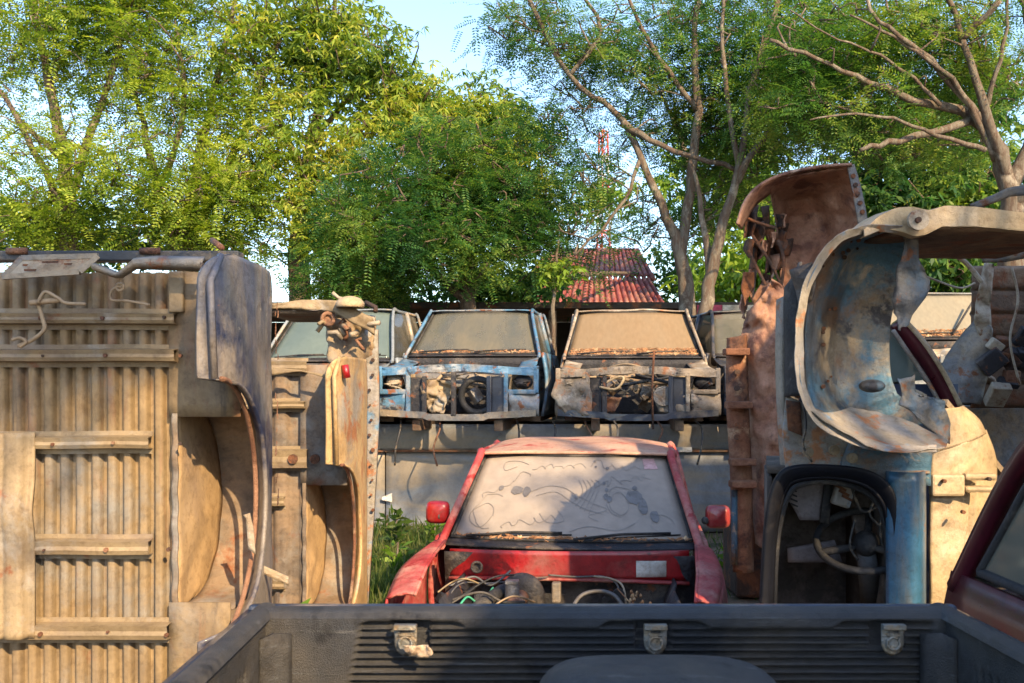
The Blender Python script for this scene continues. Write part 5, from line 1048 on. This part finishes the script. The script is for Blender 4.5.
def plant(name, label, c, n, L0, w, lm, up=.8, group=None, cat='plant'):
    t = thing(name, label, cat, c, 0, group); n_ = n
    O = np.repeat(np.array([list(c)]), n_, 0)+np.stack([rng.normal(0, .03, n_), rng.normal(0, .03, n_), rng.uniform(0, up*.9, n_)], 1)
    D = np.stack([rng.normal(0, 1, n_), rng.normal(0, 1, n_), rng.uniform(.1, 1.3, n_)], 1)
    leafmesh('foliage', blades(O, D, L0*rng.uniform(.7, 1.2, n_), w), LM[lm], t, list(c))
    global ORG
    k = ORG; ORG = Vector(c); mb = MB(); mb.tube([c, Vector(c)+Vector((.01, 0, up))], .008, 6); mb.build('stem', M['bark'], t); ORG = k
    return t
plant('leafy_weed', 'bright yellow green weed peeking up behind the corner of the pickup bed', Vector((-.835, 3.5, 0)), 60, .12, .045, 'bright', up=.86)
plant('leafy_weed', 'tall weed in the grass beside the left mirror of the red pickup', Vector((-1.05, 9.0, 0)), 60, .14, .05, 'grass', up=.45)
for i, (x, y, l) in enumerate(((-1.15, 7.6, 'low broad weed in the grass close to the tan truck bed'), (-.75, 9.6, 'low broad weed against the wall behind the left mirror'), (-1.35, 8.6, 'broad weed in the grass beside the white holed pillar'), (-.95, 8.2, 'leafy weed in the middle of the grass patch'), (-1.25, 9.9, 'leafy weed against the foot of the wall left of the red pickup'), (-.6, 8.7, 'leafy weed close behind the left mirror'), (2.05, 8.9, 'small weed on the bare dirt right of the red pickup'), (1.75, 7.9, 'small weed behind the right mirror of the red pickup'))):
    plant('leafy_weed', l, Vector((x, y, 0)), 40, .11, .045, 'bright' if i % 2 else 'grass', up=.28)

# ------------------------------------------------------------------ right and behind the photographer: unseen blocks and tree added to shade the yard
def shade_block(label, x0, x1, y0, y1, h, m):
    global ORG
    ORG = Vector(((x0+x1)/2, (y0+y1)/2, 0)); ct = thing('added_shade_block', label, 'shade_block', ORG, 0, 'tall blocks added to shade the yard')
    n = int((y1-y0)*5)
    for X in (x0, x1): MB().grid(lambda u, v: (X+.02*(1 if (u*n) % 1 < .5 else -1), lerp(y0, y1, u), lerp(.05, h-.04, v)), n*8, 4, False).build('side_wall', m, ct, solid=.02)
    for y in (y0, y1): MB().box(((x0+x1)/2, y, h/2), (x1-x0, .06, h-.1)).build('end_wall', m, ct)
    MB().box(((x0+x1)/2, (y0+y1)/2, h), (x1-x0+.1, y1-y0+.1, .08)).build('roof', M['grey_metal'], ct)
shade_block('added unseen rust brown ribbed container beyond the right edge of the picture', 3.45, 8.6, 3.0, 5.9, 4.0, M['rust_soft'])  # unseen block added to keep the low wall in shade
shade_block('added unseen grey ribbed container behind the photographer on the right', 2.4, 4.6, -5.8, -1.9, 4.28, M['wall_grey'])  # unseen block added to shade the right part of the tailgate
def shade_tree(label, x, y, blobs, n=9, l=.2, w=.09):
    t = thing('added_shade_tree', label, 'tree', (x, y, 0), 0, 'unseen trees added to shade the yard')
    global ORG
    ORG = Vector((x, y, 0)); mb = MB(); mb.tube(smooth_path([(x, y, 0), (x+.1, y, 2.5), (x, y+.1, 6.0), (x+.2, y, 11.0)], 16), [.2-.009*k for k in range(17)], 8); O = []
    for (bx, by, bz, rx, ry, rz, k) in blobs:
        mb.tube(smooth_path([(x, y, min(3.9, bz-.8)), ((x+bx)/2, (y+by)/2, bz-.3), (bx, by, bz)], 8), [.07-.006*i for i in range(9)], 6)
        for _ in range(k):
            d = Vector([random.gauss(0, 1) for _ in range(3)]).normalized()*(random.random()**.45); q = Vector((bx+d.x*rx, by+d.y*ry, bz+d.z*rz)); O += [list(q)]
            mb.tube([(bx, by, bz), q], [.02, .006], 4)
    mb.build('trunk', M['bark'], t)
    O = np.repeat(np.array(O), n, 0)+rng.normal(0, .16, (len(O)*n, 3)); D = rng.normal(0, .7, O.shape)
    leafmesh('crown', blades(O, D, l*rng.uniform(.6, 1.3, len(O)), w), LM['mango'], t, (x, y, 0))
shade_tree('unseen broadleaf tree added for shade behind the photographer to the right', 6.0, -6.2,  # unseen tree added, its crown clumps placed where shade is wanted
    [(2.7, -5, 7.85, 1.0, .45, .30, 56), (6.5, -5, 8.4, .45, .4, .40, 20), (8.6, -5, 11.6, 1.6, .7, .65, 105), (10.2, -5.3, 11.9, .8, .5, .35, 24)])
